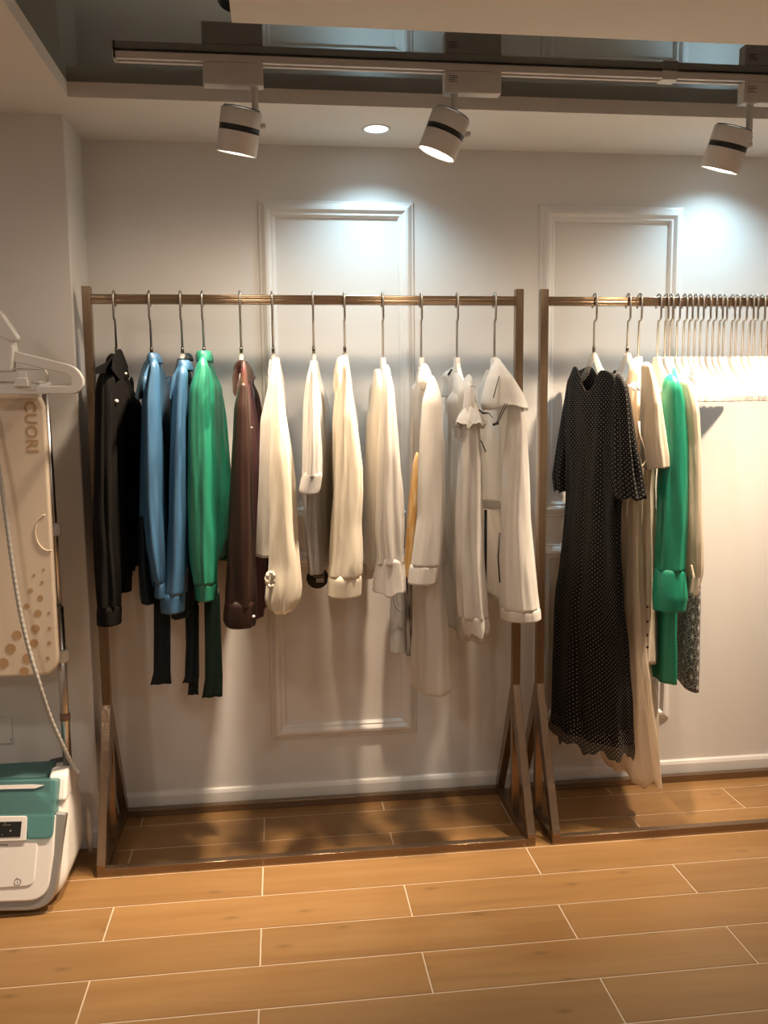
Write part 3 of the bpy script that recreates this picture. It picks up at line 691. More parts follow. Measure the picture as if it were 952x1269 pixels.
# g5 brown shirt
t = grp('brown_shirt', 'brown satin shirt with burgundy lining and upturned collar', 'shirt', 'g5')
loft('body', body_rows([(490, 300, 309, .018), (548, 303, 316, .026), (580, 305, 321, .028), (640, 305, 320, .028), (700, 307, 322, .028), (755, 309, 325, .026)], 1.478, 1.40), F['burg'], t, .005, 8, 41, p=.72)
s = sleeve_rows([(450, 299, 305), (475, 297, 307), (504, 291, 309), (560, 288, 312), (613, 286, 313), (680, 283, 315), (742, 280, 318), (752, 279.5, 318)])
loft('sleeve', s[4:], F['brown'], t, .0042, 5, 42)
loft('shoulder_yoke', s[:5]+[(s[5][0], s[5][1]+.004, s[5][2]-.002, .012, .03, 0), (s[6][0], s[6][1]+.004, s[6][2]+.01, .006, .02, 0)], F['burgbrown'], t, .002, 4, 47, n=24)
loft('cuff', sleeve_rows([(744, 279, 318), (756, 277.5, 318), (768, 277, 317.5), (775, 281, 316)], cap=False), F['brown'], t, .0025, 4, 43, n=16)
loft('sleeve', farsleeve(s, (-.08, -.035), k=.6), F['brown'], t, .004, 5, 44)
loft('cuff', sleeve_rows([(745, 318, 328), (763, 319, 327)], 2.80, cap=False), F['brown'], t, .001, 4, 46, n=10)
c = at(299.5, 460, 2.62); collar(t, c, .010, .040, F['brown'], -30, stand=.03, fall=.026, tip=.0, flare=.002, peak=.5)
leaf(t, [(299, 445.5), (306, 448), (312, 457), (316.5, 470), (306, 473), (302, 464), (299, 456)], 2.50, F['brown'], 1.2)
leaf(t, [(299, 445.5), (292, 453), (288, 466), (288.5, 486), (292, 492), (293.5, 478), (296, 464), (300, 457)], 2.42, F['brown'], .8)
button(t, at(314.5, 764, 2.41), .0045); button(t, at(312, 530, 2.50), .003)

# g6 ivory blouse
t = grp('ivory_blouse', 'ivory long-sleeved blouse with puffed gathered cuff, just right of the brown shirt', 'blouse', 'g6')
loft('body', body_rows([(480, 340, 345, .020), (520, 336, 344, .036), (600, 335, 345, .045), (680, 334, 344, .052)], 1.497, 1.43), F['ivorysheer'], t, .006, 9, 51, p=.72)
s = sleeve_rows([(448, 341, 347), (479, 339, 350), (525, 337, 356), (560, 336, 361), (600, 336, 365), (652, 335, 368), (700, 334, 372), (725, 331, 373.5), (742, 329.5, 372), (751, 331, 368), (757, 338, 360)])
loft('sleeve', s, F['ivory'], t, .0042, 5, 52, gathers=((s[-2][0]+.01, .03, .003),))
b = MB(); c = at(336, 717, 2.43)
b.tube([c+Vector((.012*math.cos(a)*(1+.12*math.sin(9*a)), -.012+.004*math.sin(7*a), .020*math.sin(a))) for a in [2*PI*i/48 for i in range(48)]], .0055, 8, closed=True); b.build('gathered_cuff', F['ivory'], t)
loft('sleeve', farsleeve(s, (-.03, -.03), k=.6), F['ivorysheer'], t, .004, 5, 53)
b = MB(); b.tube([at(x, y, 2.60) for x, y in ((335, 446), (333, 460), (334, 478), (336, 483), (337, 472), (336.5, 455))], .0016, 6); b.build('hanging_loop', M['hangwhite'], t)

# g7 silver top
t = grp('silver_top', 'silver grey satin top with rolled short sleeve and round black swing tag', 'top', 'g7')
loft('body', body_rows([(470, 383, 396, .016), (500, 381, 404, .024), (548, 381, 407, .030), (640, 383, 406, .030), (700, 388, 405, .026)], 1.488, 1.43), F['silver'], t, .005, 7, 61, p=.72)
s = sleeve_rows([(458, 385, 390), (480, 382, 392), (502, 379.5, 395), (550, 377, 398), (590, 375, 399)])
loft('sleeve', s, F['silver'], t, .0035, 5, 62)
b_ = loft('rolled_cuff', sleeve_rows([(586, 375, 400), (591, 373.5, 399.5), (606, 370.5, 397), (611, 372, 395)], cap=False), F['silver'], t, .0015, 4, 63, n=16)
loft('sleeve', sleeve_rows([(480, 392, 398), (520, 398, 406), (550, 403, 411), (575, 404, 409)], 2.80), F['silver'], t, .003, 5, 64)
sheet('side_panel', [(at(381, 606, 2.50), .028), (at(381, 625, 2.50), .012), (at(384, 655, 2.5), .010), (at(386, 690, 2.5), .008)], (1, .2, 0), F['silver'], t, wav=.004)
b = MB(); c = at(393.5, 716, 2.60); b.lathe([(.0001, -.001), (.0335, -.001), (.0335, .001), (.0001, .001)], c, (.05, -1, 0), 40); tg = b.build('swing_tag', M['blackcord'], t)
b = MB(); rr = random.Random(3)
for i in range(9): h_ = rr.choice((.006, .010, .012)); b.box((c.x-.022+i*.005, c.y-.0026, c.z+.010), (c.x-.022+i*.005+.0024, c.y-.0014, c.z+.010+h_))
for i in range(6): b.box((c.x-.012+i*.006, c.y-.0026, c.z+.002), (c.x-.012+i*.006+.003, c.y-.0014, c.z+.006))
b.box((c.x-.004, c.y-.0026, c.z-.014), (c.x+.020, c.y-.0014, c.z-.001)); b.build('print', M['greytrim'], tg)
b = MB(); b.tube([at(395, 690, 2.60), c+Vector((.004, 0, .030))], .0006, 5); b.build('string', M['blackcord'], t)

# g8 ivory shirt
t = grp('ivory_satin_shirt', 'bright ivory satin shirt with a plain cuff in the middle of the left rack', 'shirt', 'g8')
loft('body', body_rows([(480, 424, 430, .020), (520, 422, 434, .030), (600, 424, 436, .034), (690, 424, 436, .036)], 1.502, 1.43), F['ivory'], t, .005, 8, 71, p=.72)
s = sleeve_rows([(452, 425, 433), (470, 424, 434.5), (516, 419, 440), (560, 417, 446), (580, 416, 449), (610, 414, 449.5), (650, 411, 447), (690, 408.5, 450), (705, 407.5, 449.5), (714, 407, 448)])
loft('sleeve', s, F['ivory'], t, .0042, 5, 72, gathers=((s[-1][0]+.01, .02, .003),))
loft('cuff', sleeve_rows([(712, 406.5, 448.5), (718, 406, 448.5), (738, 406, 447.5)], cap=False), F['ivory'], t, .001, 4, 73, n=12)
loft('sleeve', farsleeve(s, (.20, .21), k=.7), F['ivory'], t, .004, 5, 74)
loft('front_flap', sleeve_rows([(446, 417, 424, .02), (460, 414, 426, .03), (480, 413, 426, .035), (495, 417, 426, .02), (505, 420, 425, .01)], 2.58), F['ivory'], t, .002, 4, 75, n=26)

# g9 white blouse with flounced cuff
t = grp('white_blouse', 'white pleated blouse with gathered wrist and wide flounced cuff', 'blouse', 'g9')
loft('body', body_rows([(490, 474, 463, .014), (520, 474, 459, .020), (600, 476, 456, .024), (700, 478, 454, .028)], 1.462, 1.41), F['whitesheer'], t, .005, 8, 81, p=.72)
s = sleeve_rows([(455, 477, 483), (468, 474.5, 485), (482, 473, 488), (500, 472, 489.5), (560, 468, 495), (600, 466, 498.5), (655, 465, 501), (690, 469, 500), (698, 467, 501)])
loft('sleeve', s, F['white'], t, .0045, 6, 82, gathers=((s[-2][0], .018, .003),))
loft('flounce_cuff', sleeve_rows([(692, 469, 500), (700, 466.5, 502), (715, 464.5, 503.5), (733, 463.5, 504)], cap=False), F['white'], t, .005, 5, 83, n=30, hem=.006, hemn=3)
loft('sleeve', sleeve_rows([(478, 458, 463), (520, 456, 464), (600, 450, 463), (715, 448, 462)], 2.80), F['whitesheer'], t, .004, 5, 84)

# g10 long white shirt dress with printed panels
t = grp('white_shirt_dress', 'long white shirt dress with orange printed front and patterned hem', 'dress', 'g10')
loft('body', body_rows([(480, 531, 517, .018), (520, 534, 515, .024), (600, 540, 514, .030), (690, 546, 514, .034)], 1.468, 1.41, w=.13, yf=2.76), F['whitesheer'], t, .006, 7, 91, p=.72)
loft('skirt', sleeve_rows([(600, 519, 546, .08), (703, 514.5, 549.5, .10), (780, 513, 554, .11), (848, 512, 558, .115)], 2.575), F['white'], t, .006, 6, 99)
s = sleeve_rows([(470, 531, 540), (486, 527, 545), (496, 524, 546.5), (551, 520, 550.5), (600, 518, 551), (640, 517, 549.5), (680, 512, 547), (700, 509, 545.5)])
loft('sleeve', s, F['white'], t, .003, 5, 92)
loft('cuff', sleeve_rows([(697, 509.5, 545.5), (702, 508, 545), (722, 505.5, 540.5)], cap=False), F['white'], t, .0008, 4, 93, n=12)
loft('shoulder_yoke', sleeve_rows([(455, 522, 531, .035), (466, 519, 535, .05), (476, 518, 539, .06), (484, 524, 541, .05)], 2.51), F['white'], t, .001, 4, 94, n=18)
loft('front_panel', sleeve_rows([(478, 510, 526, .03), (540, 507, 522, .04), (600, 505, 519, .045), (690, 503, 516, .045)], 2.68), F['whitesheer'], t, .003, 5, 95)
loft('printed_panel', sleeve_rows([(562, 515, 519, .010), (575, 511.5, 520, .012), (620, 507, 520, .012), (690, 501.5, 517, .012), (716, 500.5, 512, .012)], 2.52), F['print'], t, .002, 4, 96)
loft('patterned_hem', sleeve_rows([(700, 486, 505, .03), (740, 484.5, 505, .03), (807, 482.5, 504, .03)], 2.77), F['bluepr'], t, .003, 5, 97)
loft('patterned_edge', sleeve_rows([(710, 503, 511, .008), (760, 503, 511, .008), (812, 504, 510, .008)], 2.72), F['dark_pr'], t, .002, 4, 98)
b = MB(); c = at(499, 742, 2.72); b.tube([c+Vector((.030*math.cos(a), 0, .042*math.sin(a))) for a in [R(130+i*12) for i in range(14)]], .0014, 6)
b.tube([c+Vector((.020*math.cos(a), 0, .028*math.sin(a))) for a in [R(120+i*12) for i in range(12)]], .0008, 6); b.build('floral_motif', plain('motif_ink', (.16, .18, .2, 1), .7), t)

# g11 white ruffled blouse
t = grp('ruffled_white_blouse', 'white blouse with frilled shoulder cap and ruffled hem', 'blouse', 'g11')
loft('body', body_rows([(500, 573, 558, .020), (540, 574, 556, .026), (640, 580, 555, .032), (700, 584, 557, .036), (780, 592, 561, .040)], 1.45, 1.40), F['whitesheer'], t, .007, 8, 101, hem=.006, p=.72)
s = sleeve_rows([(478, 577, 585), (500, 575, 590), (531, 573, 593), (576, 569, 596), (640, 566, 598), (700, 566, 599.5), (745, 568, 603), (765, 570, 605)])
loft('sleeve', s, F['white'], t, .0045, 6, 102)
loft('frill_cuff', sleeve_rows([(762, 572, 604), (768, 572, 605.5), (776, 573, 606.5), (784, 576, 603)], cap=False), F['white'], t, .005, 6, 103, n=16, hem=.006)
loft('sleeve', farsleeve(s, (.52, .53), k=.7), F['whitesheer'], t, .004, 5, 104)
loft('shoulder_frill', sleeve_rows([(500, 579, 590, .03), (508, 575, 593, .04), (518, 569, 597, .055), (527, 567, 600, .065)], 2.45), F['white'], t, .006, 7, 105, n=22, hem=.008)
loft('collar_drape', sleeve_rows([(468, 577, 585, .03), (474, 573, 585, .045), (485, 562, 585, .06), (495, 554, 583, .07), (515, 556, 582, .07), (545, 560, 580, .06), (575, 564, 578, .04)], 2.57), F['whitesheer'], t, .004, 5, 106, n=40)
loft('neck_flap', sleeve_rows([(457, 558, 562, .01), (464, 548, 564, .02), (475, 551, 567, .03), (492, 548, 570, .03)], 2.74), F['whitesheer'], t, .003, 5, 108, n=22)
b = MB(); b.tube([at(560, 457.5, 2.715), at(555.5, 465, 2.715)], .0035, 6); b.build('black_trim', M['blackcord'], t)
b = MB(); q = [at(583, 479, 2.43), at(586, 478.5, 2.425), at(590, 480, 2.43)]; b.tube(q, .0015, 6); b.build('seam_cord', M['greytrim'], t)

# g12 hooded blouse
t = grp('hooded_white_blouse', 'white hooded sheer blouse with dark drawstrings, rightmost on the left rack', 'blouse', 'g12')
loft('body', body_rows([(490, 625, 596, .022), (520, 626, 596, .028), (560, 628, 597, .034), (615, 626, 599, .030), (626, 624, 600, .026), (650, 632, 600, .032), (735, 640, 602, .042)], 1.46, 1.40), F['whitesheer'], t, .006, 8, 111, p=.72)
s = sleeve_rows([(490, 634, 645), (510, 631, 649), (526, 629, 651.5), (576, 624, 654), (640, 621, 656), (680, 620, 660), (720, 620, 664), (754, 621, 668)])
loft('sleeve', s, F['white'], t, .0038, 6, 112)
loft('cuff', sleeve_rows([(752, 621.5, 668), (757, 621, 669), (766, 622, 669.5)], cap=False), F['white'], t, .002, 5, 113, n=12)
loft('sleeve', farsleeve(s, (.63, .65), k=.6), F['whitesheer'], t, .004, 5, 114)
loft('hood', sleeve_rows([(447, 614.5, 620.5, .012), (455, 609, 626, .03), (470, 603, 637, .05), (488, 598, 648, .06), (500, 595, 652.5, .065), (506, 599, 654, .068)], 2.465), F['white'], t, .003, 4, 115, n=34, hem=.006, hemn=2)
loft('waistband', sleeve_rows([(622, 598, 620, .05), (625, 597, 621, .052), (629, 598.5, 619.5, .05)], 2.52, cap=False), F['whitesheer'], t, .003, 9, 116, n=12)
b = MB(); b.tube([at(626, 500, 2.395), at(619, 515, 2.39), at(615.5, 524, 2.395)], .0013, 6); b.tube([at(629, 500, 2.395), at(622, 514, 2.39), at(617.5, 524, 2.395)], .0013, 6)
b.tube([at(611, 526.5, 2.395), at(618, 524, 2.395)], .0035, 8)
b.build('drawstring', M['blackcord'], t)
b = MB(); b.tube([at(619, 466, 2.418), at(615, 480, 2.402), at(611.5, 493, 2.394)], .0013, 6); b.build('hood_cord', M['blackcord'], t)
b = MB(); b.tube([at(594, 508, 2.40), at(599, 512, 2.39), at(606, 512, 2.39), at(611, 518, 2.395)], [.003, .0035, .0015, .001], 6); b.build('cord_end', M['blackcord'], t)
b = MB(); b.tube([at(591.5, 537, 2.46), at(597, 548, 2.455), at(602.5, 560, 2.455)], .0018, 6); b.build('front_cord', M['blackcord'], t)
b = MB(); b.tube([at(602, 632, 2.455), at(602, 680, 2.455), at(601.5, 726, 2.455)], .0042, 8); b.build('black_side_band', M['blackcord'], t)
b = MB(); b.tube([at(619.5, 660, 2.40), at(617.5, 690, 2.40), at(619.5, 722, 2.40)], .0022, 8); b.build('waist_cord', M['blackcord'], t)

# r1 black dotted dress
t = grp('dotted_black_dress', 'long black chiffon dress with white dots and ruffled hem, first on the right rack', 'dress', 'r1')
def neck1(y): return -.080*math.exp(-(abs(y+.026)/.062)**2.4) - .30*max(0, y-.095) - .55*max(0, -y-.090)
rows = body_rows([(452, 765, 709, .030, .150), (470, 770, 705, .040, .165), (520, 771, 706, .050), (580, 768, 707, .046), (625, 764, 706.5, .042), (680, 765, 701, .046), (722, 767, 695, .052), (735, 768, 693, .060), (790, 775, 689, .070), (860, 782, 686, .078), (905, 787, 684, .082)])
loft('dress_body', rows, F['dots'], t, .010, 9, 121, n=120, N=110, topfn=neck1)
last = rows[-1]
loft('ruffled_hem', [(last[0]+.06, last[1], last[2], last[3]-.004, last[4]-.002, last[5]), (last[0], last[1], last[2], last[3]+.003, last[4]+.004, last[5]), (last[0]-.035, last[1], last[2], last[3]+.008, last[4]+.008, last[5])], F['dotsheer'], t, .010, 9, 121, n=24, N=110, hem=.012, hemn=9, cap=False, close=False)
loft('flutter_sleeve', sleeve_rows([(467, 763, 770, .02), (480, 763, 776, .03), (500, 763, 779, .035), (550, 763, 786, .04), (590, 763, 794, .045), (617, 765, 799, .05)], 2.45), F['dots'], t, .005, 6, 122, hem=.004)
loft('flutter_sleeve', sleeve_rows([(470, 704, 711, .015), (500, 700, 712, .025), (550, 692, 712, .03), (590, 686, 712, .035), (608, 688, 712, .035)], 2.83), F['dots'], t, .005, 6, 123, hem=.004)

# r2 gown
t = grp('chiffon_gown', 'floor-length pale peach chiffon gown behind the dotted dress', 'gown', 'r2')
rows = body_rows([(455, 796, 780, .020, .10), (500, 794, 776, .024), (600, 792, 774, .028), (700, 792, 773, .030), (800, 797, 772, .036), (880, 809, 762, .044), (952, 818, 748, .050)], 1.49, 1.44)
loft('gown_body', rows, F['peach'], t, .010, 8, 131, n=100, N=96, hem=.010, hemn=6)
sheet('ribbon_tie', [(at(788, 474, 2.46), .008), (at(783, 478, 2.455), .012), (at(790, 484, 2.45), .010)], (1, -.2, 0), F['silver'], t, wav=.0005)

# r3 cream dress
t = grp('cream_shirt_dress', 'cream satin shirt dress with wide short sleeve and dark buttons at the side', 'dress', 'r3')
rows = body_rows([(470, 812, 791, .020), (520, 815, 790, .030), (600, 806, 788, .032), (700, 806, 789, .034), (808, 806, 790, .036)], 1.462, 1.41, w=.15)
loft('dress_body', rows, F['cream'], t, .006, 7, 141)
s = sleeve_rows([(453, 796, 806), (470, 797, 811), (500, 797, 817), (540, 796, 823), (565, 797, 827.5), (580, 800, 827)], 2.45)
loft('short_sleeve', s, F['cream'], t, .004, 4, 142, hem=.004, hemn=2)
for y in (752, 770, 787, 802): button(t, at(802.5, y, 2.462), .0045, M['blackcord'], 'dark_button')
b = MB(); b.tube([at(x, y, 2.43) for x, y in ((792, 522), (793, 540), (800, 558), (801, 570), (796, 578), (792, 580))], .003, 8); b.build('sleeve_edge', F['cream'], t)

# r4 green tunic
t = grp('green_satin_tunic', 'emerald green satin tunic with wide cuff on the right rack', 'tunic', 'r4')
rows = body_rows([(480, 842, 822, .018), (530, 842, 817, .026), (620, 838, 807, .030), (700, 837, 801, .034), (770, 836, 797, .036), (831, 836, 794, .036)], 1.462, 1.41, w=.15)
loft('tunic_body', rows, F['rgreen'], t, .005, 6, 151)
s = sleeve_rows([(468, 824, 838), (480, 822, 842), (500, 821, 847), (550, 819, 850), (600, 817, 851.5), (650, 816, 850), (690, 815, 848), (706, 814, 847)], 2.45)
loft('sleeve', s, F['rgreen'], t, .0045, 5, 152, gathers=((s[-1][0], .02, .002),))
loft('wide_cuff', sleeve_rows([(704, 813, 847), (720, 811, 849), (738, 810, 850.5), (755, 810.5, 848)], 2.45, cap=False), F['rgreen'], t, .002, 3, 153, n=24)
# r5 cream blouse
t = grp('cream_blouse', 'cream blouse with narrow tied cuff between the green tunic and the empty hangers', 'blouse', 'r5')
loft('body', body_rows([(490, 852, 838, .016), (560, 852, 836, .022), (690, 850, 834, .024)], 1.462, 1.41, w=.13), F['cream'], t, .004, 6, 161, p=.72)
s = sleeve_rows([(470, 842, 852), (490, 844, 859), (508, 846, 863), (550, 850, 865.5), (620, 851, 867), (670, 850.5, 868), (705, 852, 868), (722, 857, 866), (728, 858, 865)], 2.45)
loft('sleeve', s, F['cream'], t, .0035, 5, 162)
loft('cuff', sleeve_rows([(712, 857, 865.5), (722, 856, 865), (737, 855, 863)], 2.44, cap=False), F['cream'], t, .002, 3, 163, n=14)
sheet('tie_string', [(at(857, 700, 2.41), .002), (at(860, 715, 2.40), .003), (at(857, 735, 2.40), .004)], (1, 0, 0), F['cream'], t, wav=.001)
# r6 star patterned dress
t = grp('star_patterned_dress', 'black dress with white star lattice pattern hanging behind the cream sleeve', 'dress', 'r6')
loft('dress_body', body_rows([(500, 862, 846, .014), (560, 865, 845, .018), (650, 867, 842, .022), (740, 868, 838, .026), (800, 867, 836, .028), (842, 866, 836, .028)], 1.462, 1.41, w=.14), F['star'], t, .003, 4, 171)

# ------------------------------------------------------------------ garment steamer
st = thing('garment_steamer', 'white upright garment steamer with teal water tank and padded board at left edge', 'steamer', (-.78, 2.45, 0))
XRt = -.606
def plane_pt(x, y, off_=0.0):
    p0 = Vector((0, 2.305, .02)); n_ = Vector((0, -.29, .095)).normalized(); d = ray(x, y); o_ = Vector((0, 0, H))
    return o_ + d*((p0+n_*off_-o_).dot(n_)/d.dot(n_)), n_
# base shell
vs = []; fs = []; NS = 48; lv = []
for i in range(26):
    z = .012+(.284-.012)*i/25
    rr = .075; q = max(0, 1-(z-.012)/rr); dx = rr*(1-math.sqrt(max(0, 1-q*q)))*.8
    yf_ = 2.318+(z-.02)*.095/.29 + dx*.15; yb_ = 2.60-.05*max(0, (z-.12)/.2)**1.5-.03*q
    xr_ = XRt-dx-.006*max(0, (z-.2)/.12); xl_ = -1.0+dx
    ring_ = []; cr = .035
    for k in range(NS):
        a = 2*PI*k/NS; cx = (xr_-cr) if math.cos(a) > 0 else (xl_+cr); cy = (yb_-cr) if math.sin(a) > 0 else (yf_+cr)
        vs.append((cx+cr*math.cos(a), cy+cr*math.sin(a), z))
for i in range(25):
    for k in range(NS): fs.append((i*NS+k, i*NS+(k+1) % NS, (i+1)*NS+(k+1) % NS, (i+1)*NS+k))
fs.append(tuple(range(NS))); fs.append(tuple(25*NS+k for k in range(NS)))
b = MB(); b.add(vs, fs, True); base = b.build('base_shell', M['white_pl'], st); base.modifiers.new('e', 'EDGE_SPLIT').split_angle = R(50)
def panel(name, pix_, mat, lift, thick, parent, bevel=.002):
    pts = []
    for (x, y) in pix_:
        p_, n_ = plane_pt(x, y, lift); pts.append(p_)
    b = MB(); b.prism(pts, n_*-thick); return b.build(name, mat, parent, bevel=bevel)
panel('grey_trim', rounded([(-70, 1010), (71, 1007), (82, 1008), (76, 1050), (67, 1128), (-70, 1131)], [0, 0, 0, 0, 34, 0], 8), M['greytrim'], .016, .028, st, .004)
panel('front_panel', rounded([(-70, 1010), (69, 1010), (66, 1060), (58, 1116), (-70, 1121)], [0, 0, 0, 24, 0], 8), M['white_pl'], .022, .012, st, .004)
panel('front_pad', rounded([(-70, 1044), (47, 1040), (42, 1098), (-70, 1106)], [0, 8, 10, 0], 5), M['white_pl'], .025, .006, st, .003)
# tank
tk = panel('water_tank', rounded([(-70, 968), (56, 966), (70, 966), (68, 1000), (65, 1036), (60, 1039), (33, 1040), (32, 1012), (-70, 1014)], [0, 0, 4, 0, 4, 0, 3, 2, 0], 3), M['teal'], .030, .085, st, .004)
p0_, n_ = plane_pt(30, 968, .024)
b = MB(); b.box((-.99, 2.43, .2845), (-.672, 2.565, .322)); b.build('tank_lid', M['teal'], st, bevel=.006, seg=3)
panel('tank_inner', rounded([(-70, 985), (40, 984), (60, 1000), (58, 1030), (38, 1032), (36, 1006), (-70, 1006)], 3, 3), M['teal'], .015, .03, st, .003)
panel('tank_highlight', [(-70, 975), (40, 972), (55, 973), (44, 977), (-70, 980)], M['white_pl'], .033, .002, st, 0)  # pale strip painted in as the highlight along the tank's top edge
cp = panel('control_panel', rounded([(-70, 1012), (34, 1011), (32, 1042), (-70, 1046)], [0, 4, 0, 0], 4), M['white_pl'], .031, .012, st, .002)
dp = panel('display', [(-70, 1020), (27, 1018), (25, 1037), (-70, 1040)], M['black'], .0325, .002, cp, 0)
for (x, y, r_) in ((13, 1029.5, .0016), (3, 1034.5, .0010), (6, 1019.5, .0012)):
    p_, n_ = plane_pt(x, y, .0335); b = MB(); b.lathe([(.0001, 0), (r_, 0)], p_, n_, 10); b.build('indicator', M['paperwhite'], dp)
b = MB()
for q in range(5):
    p_, n_ = plane_pt(4+q*2.1, 1022.5, .0333); b.box(p_-Vector((.0016, .0004, .0016)), p_+Vector((.0014, .0004, .0016)))
b.build('display_text', M['greytrim'], dp)
b = MB()
for q in range(6):
    p_, n_ = plane_pt(-2+q*2.2, 1047, .0262); b.box(p_-Vector((.0016, .0006, .0022)), p_+Vector((.0012, .0006, .0022)))
b.build('lettering', M['greytrim'], st)
p_, n_ = plane_pt(22, 1092.5, .0258); b = MB(); a1 = Vector((1, 0, 0)); a2 = n_.cross(a1)
b.tube([p_+(a1*math.cos(2*PI*i/24)+a2*math.sin(2*PI*i/24))*.0085 for i in range(24)], .0007, 6, closed=True); b.tube([p_-a2*.004, p_+a2*.004], .0007, 6); b.build('power_symbol', M['greytrim'], st)
# rear upright collar of the base
b = MB(); b.prism([Vector((XRt-.052, y, z)) for y, z in ((2.395, .27), (2.425, .332), (2.45, .345), (2.51, .33), (2.575, .25))], (.050, 0, 0)); b.build('pole_socket', M['white_pl'], st, bevel=.008, seg=3)
b = MB(); b.tube([(XRt+.008, 2.60, .0+z) for z in (.012, .06, .11, .15)], [.008, .010, .009, .005], 12); b.build('rear_wheel', M['white_pl'], st)
# poles
PXc, PYc = -.622, 2.49
b = MB(); b.tube([(PXc, PYc, .30), (PXc, PYc, .80)], .0125, 18); b.build('lower_pole', M['chrome'], st)
b = MB(); b.tube([(PXc, PYc, .78), (PXc-.004, PYc, 1.42)], .0095, 18); b.build('upper_pole', M['chrome'], st)
for z, r_ in ((.66, .019), (1.02, .016)):
    b = MB(); b.lathe([(.0001, -.018), (r_, -.018), (r_+.002, -.012), (r_+.002, .012), (r_, .018), (.0001, .018)], (PXc, PYc, z), n=20); b.box((PXc-.05, PYc-.03, z-.012), (PXc-.005, PYc-.005, z+.012)); b.build('pole_clamp', M['white_pl'], st, bevel=.002)
b = MB(); b.lathe([(.0001, -.01), (.014, -.01), (.015, 0), (.014, .01), (.0001, .01)], (PXc, PYc, .48), n=18); b.build('pole_ring', plain('amber_ring', (.25, .14, .09, 1), .3), st)
# second pole, out of the frame to the left
b = MB(); b.tube([(-.93, PYc, .30), (-.93, PYc, 1.42)], .0105, 16); b.build('upper_pole', M['chrome'], st)
# ironing board
BY = 2.43; p1 = at(66, 700, BY); bx1 = -.578+.0; 
xr = sum(atX(x, y, BY) for x, y in ((64, 600), (66, 700), (67, 780)))/3
zt = at(30, 486, BY).z; zb = at(20, 839, BY).z; xl = xr-.34
poly = rounded([(xl, zb), (xr, zb), (xr, zt), (xl, zt)], [.06, .055, .05, .06], 8)
b = MB(); b.prism([Vector((x, BY, z)) for x, z in poly], (0, .024, 0)); bd = b.build('ironing_board', M['padding'], st, bevel=.008, seg=4)
for (x, y, r_) in ((54, 706, 1.6), (42, 713, 2), (52, 722, 2.1), (38, 732, 2.8), (50, 741, 3.4), (33, 751, 3.4), (47, 760, 4.4), (44, 779, 5), (21, 787, 5.5), (42, 797, 5), (13, 804, 6.3), (34, 816, 6), (4, 822, 6.5), (30, 832, 5.5), (61, 797, 2.5), (61, 779, 2.2), (60.5, 760, 1.8), (59, 816, 2.5), (-8, 800, 6), (-12, 826, 6.5)):
    c = at(x, y, BY-.0006); b = MB(); b.lathe([(.0001, 0), (r_*BY/FPX, 0)], c, (0, -1, 0), 24); b.build('printed_dot', M['dots'], bd)
b = MB(); c = at(60, 660, BY); b.tube([c+Vector((.034*math.cos(a), -.0005, .050*math.sin(a))) for a in [R(100+i*10) for i in range(19)]], .0018, 6); b.build('embossed_ring', M['padding'], bd)
cu = bpy.data.curves.new('brand_lettering', 'FONT'); cu.body = 'CUORI'; cu.size = .050; cu.extrude = .0003; cu.offset = .0012; cu.space_character = 1.08
to = bpy.data.objects.new('lettering_tmp', cu); COL.objects.link(to)
dg = bpy.context.evaluated_depsgraph_get(); mt = bpy.data.meshes.new_from_object(to.evaluated_get(dg)); bpy.data.objects.remove(to)
wd = max(v.co.x for v in mt.vertices)-min(v.co.x for v in mt.vertices); ht = max(v.co.y for v in mt.vertices)
tl, br_ = at(46, 497, BY), at(47, 560, BY); sx = (tl.z-br_.z)/wd; sy = (atX(46.5, 530, BY)-atX(32, 530, BY))/ht
b = MB(); b.add([(atX(32, 530, BY)+v.co.y*sy, BY-.0006-v.co.z, tl.z-v.co.x*sx) for v in mt.vertices], [tuple(p.vertices) for p in mt.polygons]); b.build('brand_lettering', M['dots'], bd)
# hanger head
def HP(x, y, Y=2.36): return at(x, y, Y)
def frame_bar(pts, w, d, name, parent, mat=None, closed=False):
    b = MB(); b.tube([p for p in pts], w, 10, closed=closed, flat=d/w); return b.build(name, mat or M['white_pl'], parent)
pts = [HP(x, y) for x, y in rounded([(-40, 425), (12, 436), (92, 456), (101, 474), (94, 486), (60, 487), (-40, 487)], [0, 10, 14, 8, 10, 5, 0], 5)]
b = MB()
# flat-section loop: build by offsetting the outline inward
def inset(poly, d):
    out = []; n = len(poly)
    cx = sum(p[0] for p in poly)/n; cy = sum(p[1] for p in poly)/n
    for i in range(n):
        a, c, e = Vector(poly[i-1]), Vector(poly[i]), Vector(poly[(i+1) % n]); t1 = (c-a).normalized(); t2 = (e-c).normalized(); nn = Vector((-(t1+t2).y, (t1+t2).x))
        nn = nn.normalized() if nn.length > 1e-6 else Vector((0, 0)); 
        if nn.dot(Vector((cx, cy))-c) < 0: nn = -nn
        out.append(tuple(c+nn*d))
    return out
outl = rounded([(-60, 428), (14, 434), (96, 454), (105, 474), (97, 488), (-60, 489)], [2, 10, 14, 7, 9, 2], 6); inn = rounded([(-50, 446), (12, 447), (84, 464), (88.5, 471), (87.5, 478), (-50, 478)], [2, 8, 4, 3, 2, 2], 6)
n = len(outl); V3 = [HP(x, y, 2.35) for x, y in outl]+[HP(x, y, 2.35) for x, y in inn]; V3 += [v+Vector((0, .022, 0)) for v in V3]
fs = []
for i in range(n):
    j = (i+1) % n
    fs += [(i, j, n+j, n+i), (2*n+i, 3*n+i, 3*n+j, 2*n+j), (i, 2*n+i, 2*n+j, j), (n+i, n+j, 3*n+j, 3*n+i)]
b.add(V3, fs); b.build('hanger_frame', M['white_pl'], st, bevel=.003, seg=3)
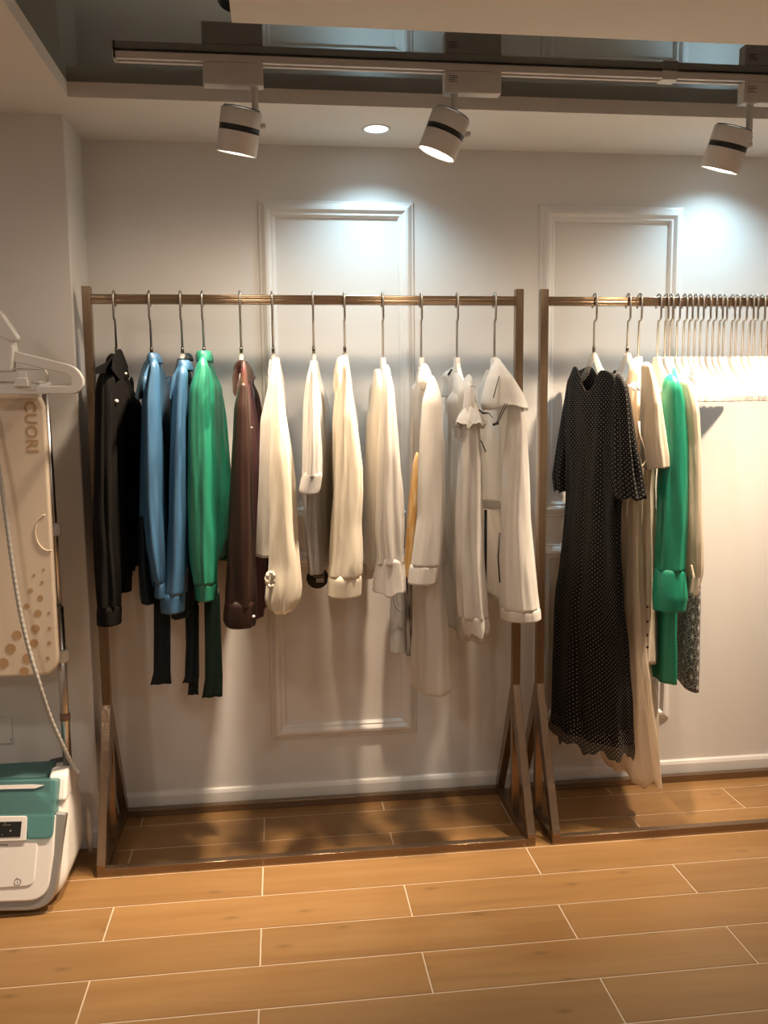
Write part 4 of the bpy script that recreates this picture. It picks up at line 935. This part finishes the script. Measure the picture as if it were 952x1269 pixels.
b = MB(); b.prism([HP(x, y, 2.33) for x, y in ((-40, 352), (2, 388), (22, 417), (21, 422), (14, 424), (-40, 400))], (0, .03, 0)); b.build('steam_head', M['white_pl'], st, bevel=.006, seg=3)
b = MB(); b.prism([HP(x, y, 2.335) for x, y in ((-20, 414), (13, 414), (16, 434), (14, 460), (-20, 461))], (0, .05, 0)); b.build('head_bracket', M['white_pl'], st, bevel=.004, seg=3)
b = MB(); b.tube([HP(x, y, 2.345) for x, y in rounded([(-30, 456.5), (57, 457), (60, 474), (-30, 474)], [0, 8, 6, 0], 5)], .0026, 8); b.build('wire_clip', M['chrome'], st)
b = MB(); b.prism([HP(x, y, 2.335) for x, y in ((19, 468), (33, 468), (36, 479), (16, 479))], (0, .02, 0)); b.prism([HP(x, y, 2.34) for x, y in ((23, 461), (33, 461), (34, 469), (22, 469))], (0, .01, 0)); b.build('clip', M['white_pl'], st, bevel=.002)
# the head sits on the pole
b = MB(); b.box((PXc-.02, 2.345, 1.40), (PXc+.01, PYc+.012, 1.425)); b.build('head_arm', M['white_pl'], st, bevel=.003)
# ribbed hose
path = [(-18, 500), (-8, 550), (0, 590), (8, 645), (14, 690), (20, 730), (27, 768), (36, 805), (48, 845), (62, 888), (77, 922), (90, 948), (97, 958)]
pp = [at(x, y, 2.375+ (0 if y < 850 else (y-850)/110*.09)) for x, y in path]; fine_ = []
for i in range(len(pp)-1):
    p_m = pp[max(0, i-1)]; p_a = pp[i]; p_b = pp[i+1]; p_n = pp[min(len(pp)-1, i+2)]
    for j in range(22):
        u = j/22; fine_.append(.5*((2*p_a)+(p_b-p_m)*u+(2*p_m-5*p_a+4*p_b-p_n)*u*u+(3*p_a-p_m-3*p_b+p_n)*u**3))
b = MB(); b.tube(fine_, [.0058+.0007*math.sin(i*1.57) for i in range(len(fine_))], 10); b.build('ribbed_hose', M['hose'], st)
b = MB(); b.tube([at(x, y, 2.57) for x, y in ((48, 975), (50, 960), (56, 949), (66, 943), (78, 941))], .0075, 10); b.build('power_cable', plain('cable_grey', (.07, .07, .075, 1), .5), st)
# wall socket
t = thing('wall_socket', 'small flat grey-white wall socket plate on the left wall behind the steamer', 'socket', at(0, 905, PY))
a_ = at(14.5, 888, PY); c_ = at(15, 920, PY)
b = MB(); b.box((a_.x-.086, PY-.008, c_.z), (a_.x, PY, a_.z)); b.build('cover_plate', M['wall'], t, bevel=.002)
b = MB(); b.lathe([(.0001, 0), (.0022, 0)], (a_.x-.004, PY-.0084, c_.z+.012), (0, -1, 0), 10); b.build('screw', M['black'], t)

# ------------------------------------------------------------------ world and output
w = bpy.data.worlds.new('world'); sc.world = w; w.use_nodes = True; w.node_tree.nodes['Background'].inputs[0].default_value = (1, .82, .64, 1); w.node_tree.nodes['Background'].inputs[1].default_value = .15
vs_ = sc.view_settings; vs_.view_transform = 'Standard'; vs_.look = 'None'; vs_.gamma = 1; vs_.exposure = .14; vs_.use_curve_mapping = False
sc.cycles.max_bounces = 10; sc.cycles.transparent_max_bounces = 16; sc.cycles.use_denoising = True
sc.cycles.sample_clamp_indirect = 6
